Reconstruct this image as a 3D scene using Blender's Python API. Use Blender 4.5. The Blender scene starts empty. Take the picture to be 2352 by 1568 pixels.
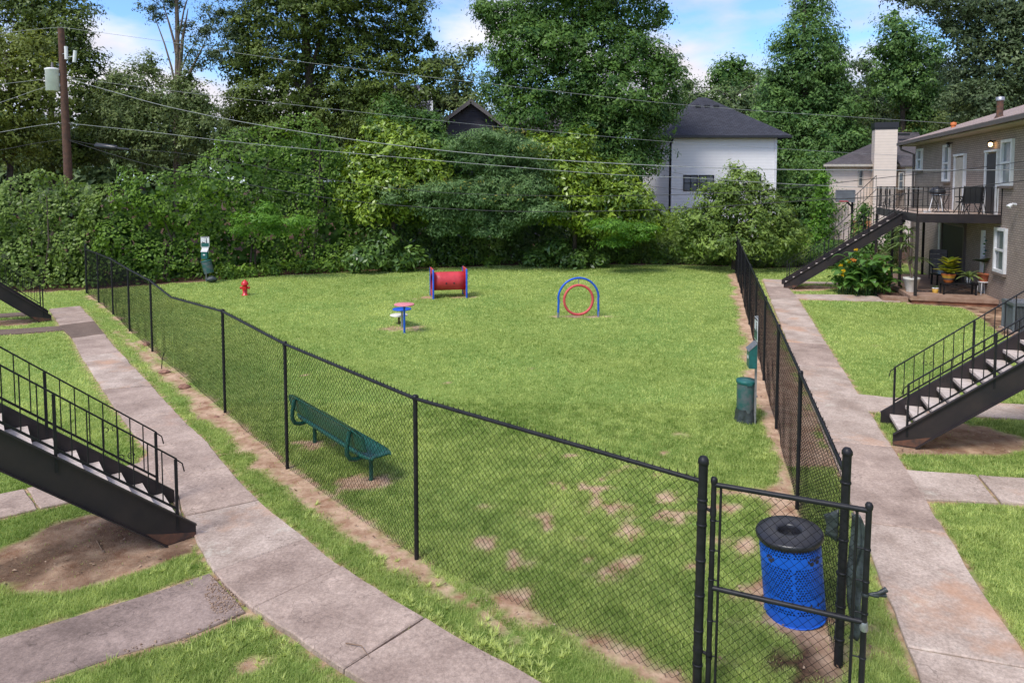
import bpy, math, random
import numpy as np
from mathutils import Vector, Matrix

random.seed(7)
RNG = np.random.default_rng(11)
S = bpy.context.scene
COL = S.collection
R = math.radians

# ---------------------------------------------------------------- camera
EYE = 4.25                      # camera height in metres
FL = 1568.0                     # focal length, in units of a 2352 wide frame
TILT = R(3.5)
PY = 421.4 + FL * math.tan(TILT)
cd = bpy.data.cameras.new('camera')
cam = bpy.data.objects.new('camera', cd)
COL.objects.link(cam)
cam.location = (0, 0, EYE)
cam.rotation_euler = (R(90) - TILT, 0, 0)
cd.sensor_width = 36
cd.lens = FL / 2352 * 36
cd.shift_y = -(784 - PY) / 2352
cd.clip_end = 3000
S.camera = cam

# ---------------------------------------------------------------- light
SUN_EL, SUN_AZ = R(53), R(220)   # azimuth clockwise from +Y: high, behind the camera and slightly left
sd = bpy.data.lights.new('sun', 'SUN')
sun = bpy.data.objects.new('sun', sd)
COL.objects.link(sun)
sd.energy = 1.4
sd.angle = R(20)
sd.color = (1.0, 0.955, 0.89)
_to = Vector((math.sin(SUN_AZ) * math.cos(SUN_EL), math.cos(SUN_AZ) * math.cos(SUN_EL), math.sin(SUN_EL)))
sun.rotation_euler = (-_to).to_track_quat('-Z', 'Y').to_euler()
sun.location = (0, 0, 30)

W = bpy.data.worlds.new('World')
S.world = W
W.use_nodes = True
nt = W.node_tree
nt.nodes.clear()
def wn(t, **k):
    n = nt.nodes.new(t)
    for a, b in k.items(): setattr(n, a, b)
    return n
out = wn('ShaderNodeOutputWorld')
bg = wn('ShaderNodeBackground')
sky = wn('ShaderNodeTexSky', sky_type='NISHITA', sun_disc=False, sun_elevation=SUN_EL, sun_rotation=SUN_AZ)
sky.air_density = 1.0; sky.dust_density = 0.6; sky.ozone_density = 2.0
tc = wn('ShaderNodeTexCoord')
mp = wn('ShaderNodeMapping')
mp.inputs['Scale'].default_value = (1.0, 1.0, 2.6)
mp.inputs['Location'].default_value = (0.42, 0.1, 0.35)
nz = wn('ShaderNodeTexNoise')
nz.inputs['Scale'].default_value = 2.6
nz.inputs['Detail'].default_value = 7
nz.inputs['Roughness'].default_value = 0.5
rp = wn('ShaderNodeValToRGB')
rp.color_ramp.elements[0].position = 0.44
rp.color_ramp.elements[1].position = 0.55
mx = wn('ShaderNodeMix', data_type='RGBA')
nz2 = wn('ShaderNodeTexNoise')
nz2.inputs['Scale'].default_value = 5.0
nz2.inputs['Detail'].default_value = 4
rp2 = wn('ShaderNodeValToRGB')
rp2.color_ramp.elements[0].position = 0.35
rp2.color_ramp.elements[0].color = (2.35, 2.3, 2.75, 1)
rp2.color_ramp.elements[1].position = 0.65
rp2.color_ramp.elements[1].color = (3.7, 3.6, 3.8, 1)
bg.inputs['Strength'].default_value = 0.115
L = nt.links.new
L(tc.outputs['Generated'], mp.inputs['Vector'])
L(mp.outputs[0], nz.inputs['Vector']); L(mp.outputs[0], nz2.inputs['Vector'])
L(nz.outputs['Fac'], rp.inputs[0]); L(nz2.outputs['Fac'], rp2.inputs[0])
L(rp.outputs['Color'], mx.inputs['Factor'])
tint = wn('ShaderNodeMix', data_type='RGBA', blend_type='MULTIPLY'); tint.inputs['Factor'].default_value = 1; tint.inputs['B'].default_value = (0.56, 0.72, 0.94, 1)
L(sky.outputs[0], tint.inputs['A']); L(tint.outputs['Result'], mx.inputs['A']); L(rp2.outputs[0], mx.inputs['B'])
L(mx.outputs['Result'], bg.inputs['Color']); L(bg.outputs[0], out.inputs[0])

S.view_settings.view_transform = 'Standard'
S.view_settings.look = 'None'
S.view_settings.exposure = 1.30
S.view_settings.gamma = 1
S.view_settings.use_curve_mapping = False
S.render.engine = 'CYCLES'
S.cycles.max_bounces = 6
S.cycles.diffuse_bounces = 3
S.cycles.transparent_max_bounces = 6
S.cycles.caustics_reflective = False
S.cycles.caustics_refractive = False

# ---------------------------------------------------------------- survey: picture point -> place in the world
_c, _s = math.cos(TILT), math.sin(TILT)
def ray(px, py):
    u, v = (px - 1176) / FL, (PY - py) / FL
    return np.array((u, _c + v * _s, -_s + v * _c))
def G(px, py, z=0.0):
    """point at height z seen at (px, py)"""
    d = ray(px, py)
    t = (z - EYE) / d[2]
    return np.array((d[0] * t, d[1] * t, z))
def D(px, py, Y):
    """point at distance Y seen at (px, py)"""
    d = ray(px, py)
    t = Y / d[1]
    return np.array((d[0] * t, Y, EYE + d[2] * t))
def G2(px, py, z=0.0):
    return G(px, py, z)[:2]

# ---------------------------------------------------------------- materials
MATS = {}
def _mk(name):
    m = bpy.data.materials.new(name)
    m.use_nodes = True
    n = m.node_tree
    n.nodes.clear()
    o = n.nodes.new('ShaderNodeOutputMaterial')
    MATS[name] = m
    return m, n, o
def rgb(c): return (c[0], c[1], c[2], 1)
def mat(name, col, rough=0.6, metal=0.0, col2=None, scale=6.0, bump=0.0, bscale=None, spec=0.5, detail=5, lo=0.35, hi=0.65, emit=None, coat=0.0):
    m, n, o = _mk(name)
    b = n.nodes.new('ShaderNodeBsdfPrincipled')
    n.links.new(b.outputs[0], o.inputs[0])
    b.inputs['Roughness'].default_value = rough
    b.inputs['Metallic'].default_value = metal
    b.inputs['Specular IOR Level'].default_value = spec
    b.inputs['Coat Weight'].default_value = coat
    if col2 is None: col2 = tuple(x * 0.8 for x in col)
    t = n.nodes.new('ShaderNodeTexCoord')
    a = n.nodes.new('ShaderNodeTexNoise')
    a.inputs['Scale'].default_value = scale
    a.inputs['Detail'].default_value = detail
    a.inputs['Roughness'].default_value = 0.6
    n.links.new(t.outputs['Object'], a.inputs['Vector'])
    r = n.nodes.new('ShaderNodeValToRGB')
    r.color_ramp.elements[0].position = lo
    r.color_ramp.elements[1].position = hi
    r.color_ramp.elements[0].color = rgb(col2)
    r.color_ramp.elements[1].color = rgb(col)
    n.links.new(a.outputs['Fac'], r.inputs[0])
    n.links.new(r.outputs[0], b.inputs['Base Color'])
    if bump:
        q = n.nodes.new('ShaderNodeTexNoise')
        q.inputs['Scale'].default_value = bscale or scale * 6
        q.inputs['Detail'].default_value = 4
        n.links.new(t.outputs['Object'], q.inputs['Vector'])
        u = n.nodes.new('ShaderNodeBump')
        u.inputs['Strength'].default_value = bump
        u.inputs['Distance'].default_value = 0.02
        n.links.new(q.outputs['Fac'], u.inputs['Height'])
        n.links.new(u.outputs[0], b.inputs['Normal'])
    if emit:
        b.inputs['Emission Color'].default_value = rgb(emit[0])
        b.inputs['Emission Strength'].default_value = emit[1]
    return m

def leafmat(name, dark, light, trans=0.35, gloss=0.25, var=0.25, rough=0.45):
    """leaf colour runs with the per-leaf attribute tint"""
    m, n, o = _mk(name)
    at = n.nodes.new('ShaderNodeAttribute'); at.attribute_name = 'tint'
    r = n.nodes.new('ShaderNodeValToRGB')
    r.color_ramp.elements[0].position = 0.0
    r.color_ramp.elements[1].position = 1.0
    r.color_ramp.elements[0].color = rgb(dark)
    r.color_ramp.elements[1].color = rgb(light)
    n.links.new(at.outputs['Fac'], r.inputs[0])
    d = n.nodes.new('ShaderNodeBsdfPrincipled')
    d.inputs['Roughness'].default_value = rough
    d.inputs['Specular IOR Level'].default_value = gloss
    t = n.nodes.new('ShaderNodeBsdfTranslucent')
    hs = n.nodes.new('ShaderNodeHueSaturation')
    hs.inputs['Value'].default_value = 1.25
    hs.inputs['Saturation'].default_value = 1.1
    hs.inputs['Hue'].default_value = 0.485
    n.links.new(r.outputs[0], hs.inputs['Color'])
    n.links.new(hs.outputs[0], t.inputs['Color'])
    n.links.new(r.outputs[0], d.inputs['Base Color'])
    mx = n.nodes.new('ShaderNodeMixShader')
    mx.inputs[0].default_value = trans
    n.links.new(d.outputs[0], mx.inputs[1]); n.links.new(t.outputs[0], mx.inputs[2])
    n.links.new(mx.outputs[0], o.inputs[0])
    return m

def lines_mat(name, col, line, period, axis='Z', width=0.12, rough=0.6, noise=0.15, nscale=3.0, bump=0.4):
    """lap siding / courses: dark line and relief every period metres along one axis"""
    m, n, o = _mk(name)
    N = n.nodes.new; K = n.links.new
    t = N('ShaderNodeTexCoord'); s = N('ShaderNodeSeparateXYZ'); K(t.outputs['Object'], s.inputs[0])
    d = N('ShaderNodeMath'); d.operation = 'DIVIDE'; d.inputs[1].default_value = period; K(s.outputs[axis], d.inputs[0])
    f = N('ShaderNodeMath'); f.operation = 'FRACT'; K(d.outputs[0], f.inputs[0])
    r = N('ShaderNodeValToRGB')
    r.color_ramp.elements[0].position = 0.0; r.color_ramp.elements[0].color = (0, 0, 0, 1)
    r.color_ramp.elements[1].position = width; r.color_ramp.elements[1].color = (1, 1, 1, 1)
    K(f.outputs[0], r.inputs[0])
    a = N('ShaderNodeTexNoise'); a.inputs['Scale'].default_value = nscale; K(t.outputs['Object'], a.inputs['Vector'])
    mr = N('ShaderNodeMapRange'); mr.inputs['To Min'].default_value = 1 - noise; mr.inputs['To Max'].default_value = 1 + noise * 0.5
    K(a.outputs['Fac'], mr.inputs['Value'])
    mx = N('ShaderNodeMix'); mx.data_type = 'RGBA'; mx.inputs['A'].default_value = rgb(line); mx.inputs['B'].default_value = rgb(col)
    K(r.outputs[0], mx.inputs['Factor'])
    mu = N('ShaderNodeMix'); mu.data_type = 'RGBA'; mu.blend_type = 'MULTIPLY'; mu.inputs['Factor'].default_value = 1
    K(mx.outputs['Result'], mu.inputs['A']); K(mr.outputs[0], mu.inputs['B'])
    b = N('ShaderNodeBsdfPrincipled'); b.inputs['Roughness'].default_value = rough; b.inputs['Specular IOR Level'].default_value = 0.3
    K(mu.outputs['Result'], b.inputs['Base Color'])
    u = N('ShaderNodeBump'); u.inputs['Strength'].default_value = bump; u.inputs['Distance'].default_value = 0.02
    K(f.outputs[0], u.inputs['Height']); K(u.outputs[0], b.inputs['Normal'])
    K(b.outputs[0], o.inputs[0])
    return m

def brick_mat(name, c1, c2, mortar, w, h, ms=0.012, rough=0.8, off=0.5, bump=0.5):
    """UV in metres"""
    m, n, o = _mk(name)
    N = n.nodes.new; K = n.links.new
    t = N('ShaderNodeTexCoord')
    br = N('ShaderNodeTexBrick')
    br.inputs['Color1'].default_value = rgb(c1); br.inputs['Color2'].default_value = rgb(c2)
    br.inputs['Mortar'].default_value = rgb(mortar)
    br.inputs['Scale'].default_value = 1.0; br.inputs['Mortar Size'].default_value = ms
    br.inputs['Brick Width'].default_value = w; br.inputs['Row Height'].default_value = h
    br.offset = off
    K(t.outputs['UV'], br.inputs['Vector'])
    a = N('ShaderNodeTexNoise'); a.inputs['Scale'].default_value = 1.6; a.inputs['Detail'].default_value = 8; K(t.outputs['UV'], a.inputs['Vector'])
    mr = N('ShaderNodeMapRange'); mr.inputs['To Min'].default_value = 0.72; mr.inputs['To Max'].default_value = 1.2
    K(a.outputs['Fac'], mr.inputs['Value'])
    mu = N('ShaderNodeMix'); mu.data_type = 'RGBA'; mu.blend_type = 'MULTIPLY'; mu.inputs['Factor'].default_value = 1
    K(br.outputs['Color'], mu.inputs['A']); K(mr.outputs[0], mu.inputs['B'])
    b = N('ShaderNodeBsdfPrincipled'); b.inputs['Roughness'].default_value = rough; b.inputs['Specular IOR Level'].default_value = 0.25
    K(mu.outputs['Result'], b.inputs['Base Color'])
    u = N('ShaderNodeBump'); u.inputs['Strength'].default_value = bump; u.inputs['Distance'].default_value = 0.01; u.invert = True
    K(br.outputs['Fac'], u.inputs['Height']); K(u.outputs[0], b.inputs['Normal'])
    K(b.outputs[0], o.inputs[0])
    return m

mat('black_metal', (0.009, 0.009, 0.011), 0.45, 0.0, (0.018, 0.017, 0.02), 9, bump=0.1, spec=0.3)
mat('wire_coat', (0.006, 0.006, 0.008), 0.6, 0.0, (0.012, 0.011, 0.014), 9, spec=0.15)
mat('stair_metal', (0.017, 0.016, 0.02), 0.42, 0.0, (0.042, 0.032, 0.031), 2.2, bump=0.1, spec=0.3, lo=0.3, hi=0.75)
mat('rust_dust', (0.16, 0.07, 0.04), 0.9, 0.0, (0.05, 0.035, 0.03), 8)
mat('galvanised', (0.42, 0.43, 0.45), 0.45, 0.7, (0.3, 0.3, 0.32), 20)
mat('green_plastic', (0.012, 0.13, 0.115), 0.45, 0, (0.008, 0.085, 0.08), 12, coat=0.2)
mat('green_can', (0.03, 0.11, 0.10), 0.5, 0, (0.11, 0.13, 0.135), 6, lo=0.42, hi=0.6)
mat('bench_green', (0.012, 0.135, 0.095), 0.3, 0, (0.006, 0.075, 0.055), 60, bump=0.5, bscale=90, detail=1, coat=0.3)
mat('bench_tube', (0.010, 0.10, 0.075), 0.35, 0, coat=0.3)
mat('red_paint', (0.62, 0.045, 0.06), 0.45, 0, (0.50, 0.035, 0.045), 5, bump=0.05)
mat('faded_red', (0.66, 0.10, 0.10), 0.55, 0, (0.52, 0.06, 0.07), 12, bump=0.1)
mat('hydrant_red', (0.68, 0.012, 0.02), 0.35, 0, (0.55, 0.01, 0.015), 8, coat=0.3)
mat('pink_disc', (0.75, 0.27, 0.30), 0.6, 0, (0.62, 0.20, 0.23), 14)
mat('blue_paint', (0.012, 0.11, 0.60), 0.38, 0, (0.01, 0.085, 0.48), 10)
mat('blue_can', (0.006, 0.12, 0.62), 0.5, 0, (0.005, 0.10, 0.54), 5)
mat('white_disc', (0.78, 0.74, 0.62), 0.6)
mat('black_plastic', (0.016, 0.016, 0.020), 0.35, 0, (0.022, 0.022, 0.027), 6)
mat('bag_black', (0.02, 0.024, 0.026), 0.45, 0, (0.055, 0.07, 0.07), 9, bump=0.5, bscale=30)
mat('white_paint', (0.80, 0.79, 0.79), 0.5, 0, (0.66, 0.65, 0.66), 4)
mat('cream_trim', (0.56, 0.50, 0.42), 0.6)
mat('terracotta', (0.48, 0.13, 0.06), 0.8)
mat('pot_white', (0.66, 0.63, 0.57), 0.6)
mat('pot_yellow', (0.62, 0.36, 0.05), 0.6)
mat('pot_orange', (0.60, 0.16, 0.035), 0.6)
mat('glass_dark', (0.10, 0.115, 0.13), 0.12, 0, (0.05, 0.06, 0.07), 1.2, spec=0.8)
mat('glass_mid', (0.20, 0.22, 0.24), 0.12, 0, (0.12, 0.13, 0.14), 1.0, spec=0.8)
mat('door_dark', (0.035, 0.03, 0.032), 0.5)
mat('wood_pole', (0.13, 0.062, 0.042), 0.9, 0, (0.075, 0.04, 0.03), 5, bump=0.4)
mat('wire_black', (0.02, 0.02, 0.022), 0.5)
mat('wire_grey', (0.33, 0.34, 0.34), 0.5, 0.3)
mat('bark', (0.095, 0.07, 0.052), 0.95, 0, (0.045, 0.034, 0.027), 4, bump=0.8, bscale=14)
mat('bark_light', (0.22, 0.17, 0.13), 0.95, 0, (0.12, 0.09, 0.07), 4, bump=0.6, bscale=14)
mat('cloth_grey', (0.22, 0.20, 0.20), 0.9)
mat('cloth_dark', (0.03, 0.03, 0.035), 0.9)
mat('tread_concrete', (0.66, 0.56, 0.50), 0.9, 0, (0.48, 0.40, 0.35), 9, bump=0.3)
mat('soffit', (0.50, 0.42, 0.35), 0.8)
mat('gutter_brown', (0.13, 0.105, 0.095), 0.5)
mat('stone_red', (0.36, 0.19, 0.13), 0.95, 0, (0.22, 0.11, 0.075), 12, bump=0.8)
mat('patio_concrete', (0.40, 0.27, 0.20), 0.9, 0, (0.26, 0.15, 0.10), 3, bump=0.3)
mat('foundation', (0.42, 0.17, 0.09), 0.95, 0, (0.20, 0.085, 0.05), 3.5, bump=0.5)
mat('ac_grey', (0.13, 0.145, 0.16), 0.5, 0.1)
mat('chimney_cap', (0.018, 0.018, 0.022), 0.4)
mat('watering_can', (0.35, 0.45, 0.50), 0.5)
mat('wood_tan', (0.45, 0.22, 0.10), 0.8)
mat('twig', (0.25, 0.16, 0.10), 0.9)
lines_mat('white_siding', (0.90, 0.875, 0.85), (0.56, 0.545, 0.53), 0.20, noise=0.06)
lines_mat('beige_siding', (0.78, 0.655, 0.55), (0.44, 0.36, 0.30), 0.19, noise=0.08)
lines_mat('dark_siding', (0.13, 0.125, 0.165), (0.05, 0.05, 0.065), 0.16, noise=0.2)
brick_mat('grey_brick', (0.42, 0.335, 0.285), (0.35, 0.275, 0.235), (0.20, 0.155, 0.13), 0.21, 0.075, 0.011)
brick_mat('shingle_brown', (0.42, 0.32, 0.285), (0.33, 0.25, 0.225), (0.18, 0.135, 0.12), 0.32, 0.14, 0.010, 0.95)
brick_mat('shingle_dark', (0.060, 0.062, 0.078), (0.042, 0.043, 0.055), (0.02, 0.02, 0.026), 0.32, 0.17, 0.014, 0.95)
brick_mat('shingle_grey', (0.12, 0.105, 0.11), (0.085, 0.075, 0.08), (0.045, 0.04, 0.042), 0.32, 0.15, 0.010, 0.95)

# concrete of the walks: grey pink, blotched, rust stains, speckle
def concrete(name, base, dark, stain, stain_amt):
    m, n, o = _mk(name)
    N = n.nodes.new; K = n.links.new
    t = N('ShaderNodeTexCoord')
    def noise(sc, det=6, ro=0.6):
        a = N('ShaderNodeTexNoise'); a.inputs['Scale'].default_value = sc; a.inputs['Detail'].default_value = det
        a.inputs['Roughness'].default_value = ro; K(t.outputs['Object'], a.inputs['Vector']); return a
    def ramp(src, p0, p1):
        r = N('ShaderNodeValToRGB'); r.color_ramp.elements[0].position = p0; r.color_ramp.elements[1].position = p1
        K(src.outputs['Fac'], r.inputs[0]); return r
    def mix(f, a, b, fac=None):
        x = N('ShaderNodeMix'); x.data_type = 'RGBA'
        if f is not None: K(f, x.inputs['Factor'])
        for s, v in (('A', a), ('B', b)):
            if isinstance(v, tuple): x.inputs[s].default_value = rgb(v)
            else: K(v, x.inputs[s])
        return x
    big = ramp(noise(1.3, 9, 0.68), 0.36, 0.62)
    sp = ramp(noise(26, 6, 0.85), 0.22, 0.78)
    st = ramp(noise(0.7, 8, 0.65), 0.62 - stain_amt, 0.74 - stain_amt)
    a = mix(big.outputs[0], dark, base)
    bright = tuple(min(1, x * 1.35) for x in base)
    c = N('ShaderNodeMix'); c.data_type = 'RGBA'; c.blend_type = 'OVERLAY'; c.inputs['Factor'].default_value = 0.6
    K(a.outputs['Result'], c.inputs['A']); K(sp.outputs[0], c.inputs['B'])
    d = mix(st.outputs[0], c.outputs['Result'], stain)
    # fine dark hairlines
    b = N('ShaderNodeBsdfPrincipled'); b.inputs['Roughness'].default_value = 0.9; b.inputs['Specular IOR Level'].default_value = 0.25
    e = N('ShaderNodeMix'); e.data_type = 'RGBA'; e.inputs['Factor'].default_value = 0.6
    K(c.outputs['Result'], e.inputs['A']); K(d.outputs['Result'], e.inputs['B'])
    wt = ramp(noise(1.9, 10, 0.72), 0.58, 0.70)          # pale worn scabs
    wm = N('ShaderNodeMath'); wm.operation = 'MULTIPLY'; wm.inputs[1].default_value = 0.4; K(wt.outputs[0], wm.inputs[0])
    h1 = mix(wm.outputs[0], e.outputs['Result'], tuple(min(.8, x * 1.75) for x in base))
    mi = ramp(noise(3.1, 10, 0.75), 0.57, 0.72)          # mildew
    mm_ = N('ShaderNodeMath'); mm_.operation = 'MULTIPLY'; mm_.inputs[1].default_value = 0.4; K(mi.outputs[0], mm_.inputs[0])
    h2 = mix(mm_.outputs[0], h1.outputs['Result'], tuple(x * .55 for x in dark))
    cn = noise(0.55, 5, 0.6); sb_ = N('ShaderNodeMath'); sb_.operation = 'SUBTRACT'; sb_.inputs[1].default_value = 0.5; K(cn.outputs['Fac'], sb_.inputs[0])
    ab = N('ShaderNodeMath'); ab.operation = 'ABSOLUTE'; K(sb_.outputs[0], ab.inputs[0])
    lt = N('ShaderNodeMath'); lt.operation = 'LESS_THAN'; lt.inputs[1].default_value = 0.0013; K(ab.outputs[0], lt.inputs[0])
    lm_ = N('ShaderNodeMath'); lm_.operation = 'MULTIPLY'; lm_.inputs[1].default_value = 0.45; K(lt.outputs[0], lm_.inputs[0])
    h3 = mix(lm_.outputs[0], h2.outputs['Result'], tuple(x * .35 for x in dark))
    K(h3.outputs['Result'], b.inputs['Base Color'])
    u = N('ShaderNodeBump'); u.inputs['Strength'].default_value = 0.35; u.inputs['Distance'].default_value = 0.01
    q = noise(60, 4); K(q.outputs['Fac'], u.inputs['Height']); K(u.outputs[0], b.inputs['Normal'])
    K(b.outputs[0], o.inputs[0])
concrete('walk_concrete', (0.46, 0.35, 0.285), (0.28, 0.205, 0.165), (0.42, 0.25, 0.18), 0.0)
concrete('walk_pale', (0.55, 0.44, 0.365), (0.33, 0.25, 0.20), (0.52, 0.28, 0.16), 0.09)
concrete('walk_dark', (0.19, 0.135, 0.105), (0.14, 0.10, 0.078), (0.28, 0.15, 0.10), 0.0)
concrete('old_asphalt', (0.34, 0.255, 0.215), (0.18, 0.132, 0.112), (0.38, 0.22, 0.16), 0.02)

# ground: turf soil where grass grows, red clay where it is bare (attribute bare)
def ground_mat():
    m, n, o = _mk('ground')
    N = n.nodes.new; K = n.links.new
    t = N('ShaderNodeTexCoord')
    def noise(sc, det=6, ro=0.6):
        a = N('ShaderNodeTexNoise'); a.inputs['Scale'].default_value = sc; a.inputs['Detail'].default_value = det
        a.inputs['Roughness'].default_value = ro; K(t.outputs['Object'], a.inputs['Vector']); return a
    def ramp(src, p0, c0, p1, c1):
        r = N('ShaderNodeValToRGB'); r.color_ramp.elements[0].position = p0; r.color_ramp.elements[1].position = p1
        r.color_ramp.elements[0].color = rgb(c0); r.color_ramp.elements[1].color = rgb(c1)
        K(src.outputs['Fac'], r.inputs[0]); return r
    g = ramp(noise(14, 8, 0.75), 0.3, (0.13, 0.20, 0.04), 0.7, (0.34, 0.44, 0.13))
    g2 = ramp(noise(0.35, 6), 0.35, (0.80, 0.92, 0.80), 0.65, (1.12, 1.05, 0.95))
    gm = N('ShaderNodeMix'); gm.data_type = 'RGBA'; gm.blend_type = 'MULTIPLY'; gm.inputs['Factor'].default_value = 1
    K(g.outputs[0], gm.inputs['A']); K(g2.outputs[0], gm.inputs['B'])
    so = ramp(noise(3.5, 9, 0.7), 0.32, (0.30, 0.15, 0.085), 0.62, (0.66, 0.46, 0.31))
    at = N('ShaderNodeAttribute'); at.attribute_name = 'bare'
    lit = N('ShaderNodeAttribute'); lit.attribute_name = 'litter'
    br = ramp(noise(22, 6, 0.8), 0.4, (0.035, 0.02, 0.014), 0.66, (0.17, 0.095, 0.06))
    lm = N('ShaderNodeMix'); lm.data_type = 'RGBA'
    K(lit.outputs['Fac'], lm.inputs['Factor']); K(so.outputs[0], lm.inputs['A']); K(br.outputs[0], lm.inputs['B'])
    mx = N('ShaderNodeMix'); mx.data_type = 'RGBA'
    K(at.outputs['Fac'], mx.inputs['Factor']); K(gm.outputs['Result'], mx.inputs['A']); K(lm.outputs['Result'], mx.inputs['B'])
    b = N('ShaderNodeBsdfPrincipled'); b.inputs['Roughness'].default_value = 0.95; b.inputs['Specular IOR Level'].default_value = 0.1
    K(mx.outputs['Result'], b.inputs['Base Color'])
    u = N('ShaderNodeBump'); u.inputs['Strength'].default_value = 0.8; u.inputs['Distance'].default_value = 0.03
    q = noise(30, 6, 0.8); K(q.outputs['Fac'], u.inputs['Height']); K(u.outputs[0], b.inputs['Normal'])
    K(b.outputs[0], o.inputs[0])
ground_mat()
leafmat('grass_blades', (0.15, 0.245, 0.045), (0.68, 0.76, 0.27), 0.4, 0.12, rough=0.65)
leafmat('leaf_oak', (0.037, 0.068, 0.013), (0.176, 0.237, 0.044), 0.25)
leafmat('leaf_gum', (0.029, 0.089, 0.021), (0.166, 0.287, 0.057), 0.3)
leafmat('leaf_tulip', (0.043, 0.113, 0.031), (0.216, 0.359, 0.093), 0.3)
leafmat('leaf_far', (0.057, 0.103, 0.039), (0.230, 0.316, 0.109), 0.3)
leafmat('leaf_olive', (0.066, 0.105, 0.030), (0.25, 0.31, 0.10), 0.3)
leafmat('leaf_yellow', (0.080, 0.11, 0.022), (0.27, 0.32, 0.06), 0.35)
leafmat('leaf_dark', (0.041, 0.068, 0.030), (0.143, 0.194, 0.076), 0.2)
leafmat('leaf_vine', (0.043, 0.108, 0.015), (0.245, 0.389, 0.051), 0.3)
leafmat('leaf_hedge', (0.057, 0.115, 0.018), (0.287, 0.397, 0.081), 0.3, 0.35)
leafmat('leaf_magnolia', (0.050, 0.115, 0.012), (0.36, 0.49, 0.055), 0.25, 0.5, rough=0.35)
leafmat('leaf_mimosa', (0.050, 0.115, 0.036), (0.22, 0.34, 0.12), 0.35)
leafmat('leaf_bright', (0.045, 0.14, 0.018), (0.20, 0.38, 0.045), 0.35)
leafmat('leaf_laurel', (0.036, 0.086, 0.017), (0.201, 0.331, 0.064), 0.2, 0.5, rough=0.35)
leafmat('leaf_canna', (0.035, 0.095, 0.018), (0.12, 0.25, 0.045), 0.25, 0.4, rough=0.4)
leafmat('leaf_croton', (0.12, 0.22, 0.02), (0.62, 0.58, 0.08), 0.3, 0.4)
leafmat('leaf_palm', (0.06, 0.12, 0.03), (0.28, 0.36, 0.12), 0.3)
leafmat('petal_yellow', (0.75, 0.45, 0.01), (0.85, 0.62, 0.02), 0.3)
leafmat('petal_orange', (0.75, 0.25, 0.05), (0.80, 0.35, 0.08), 0.3)
leafmat('seed_pod', (0.35, 0.33, 0.06), (0.45, 0.40, 0.08), 0.3)

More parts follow.
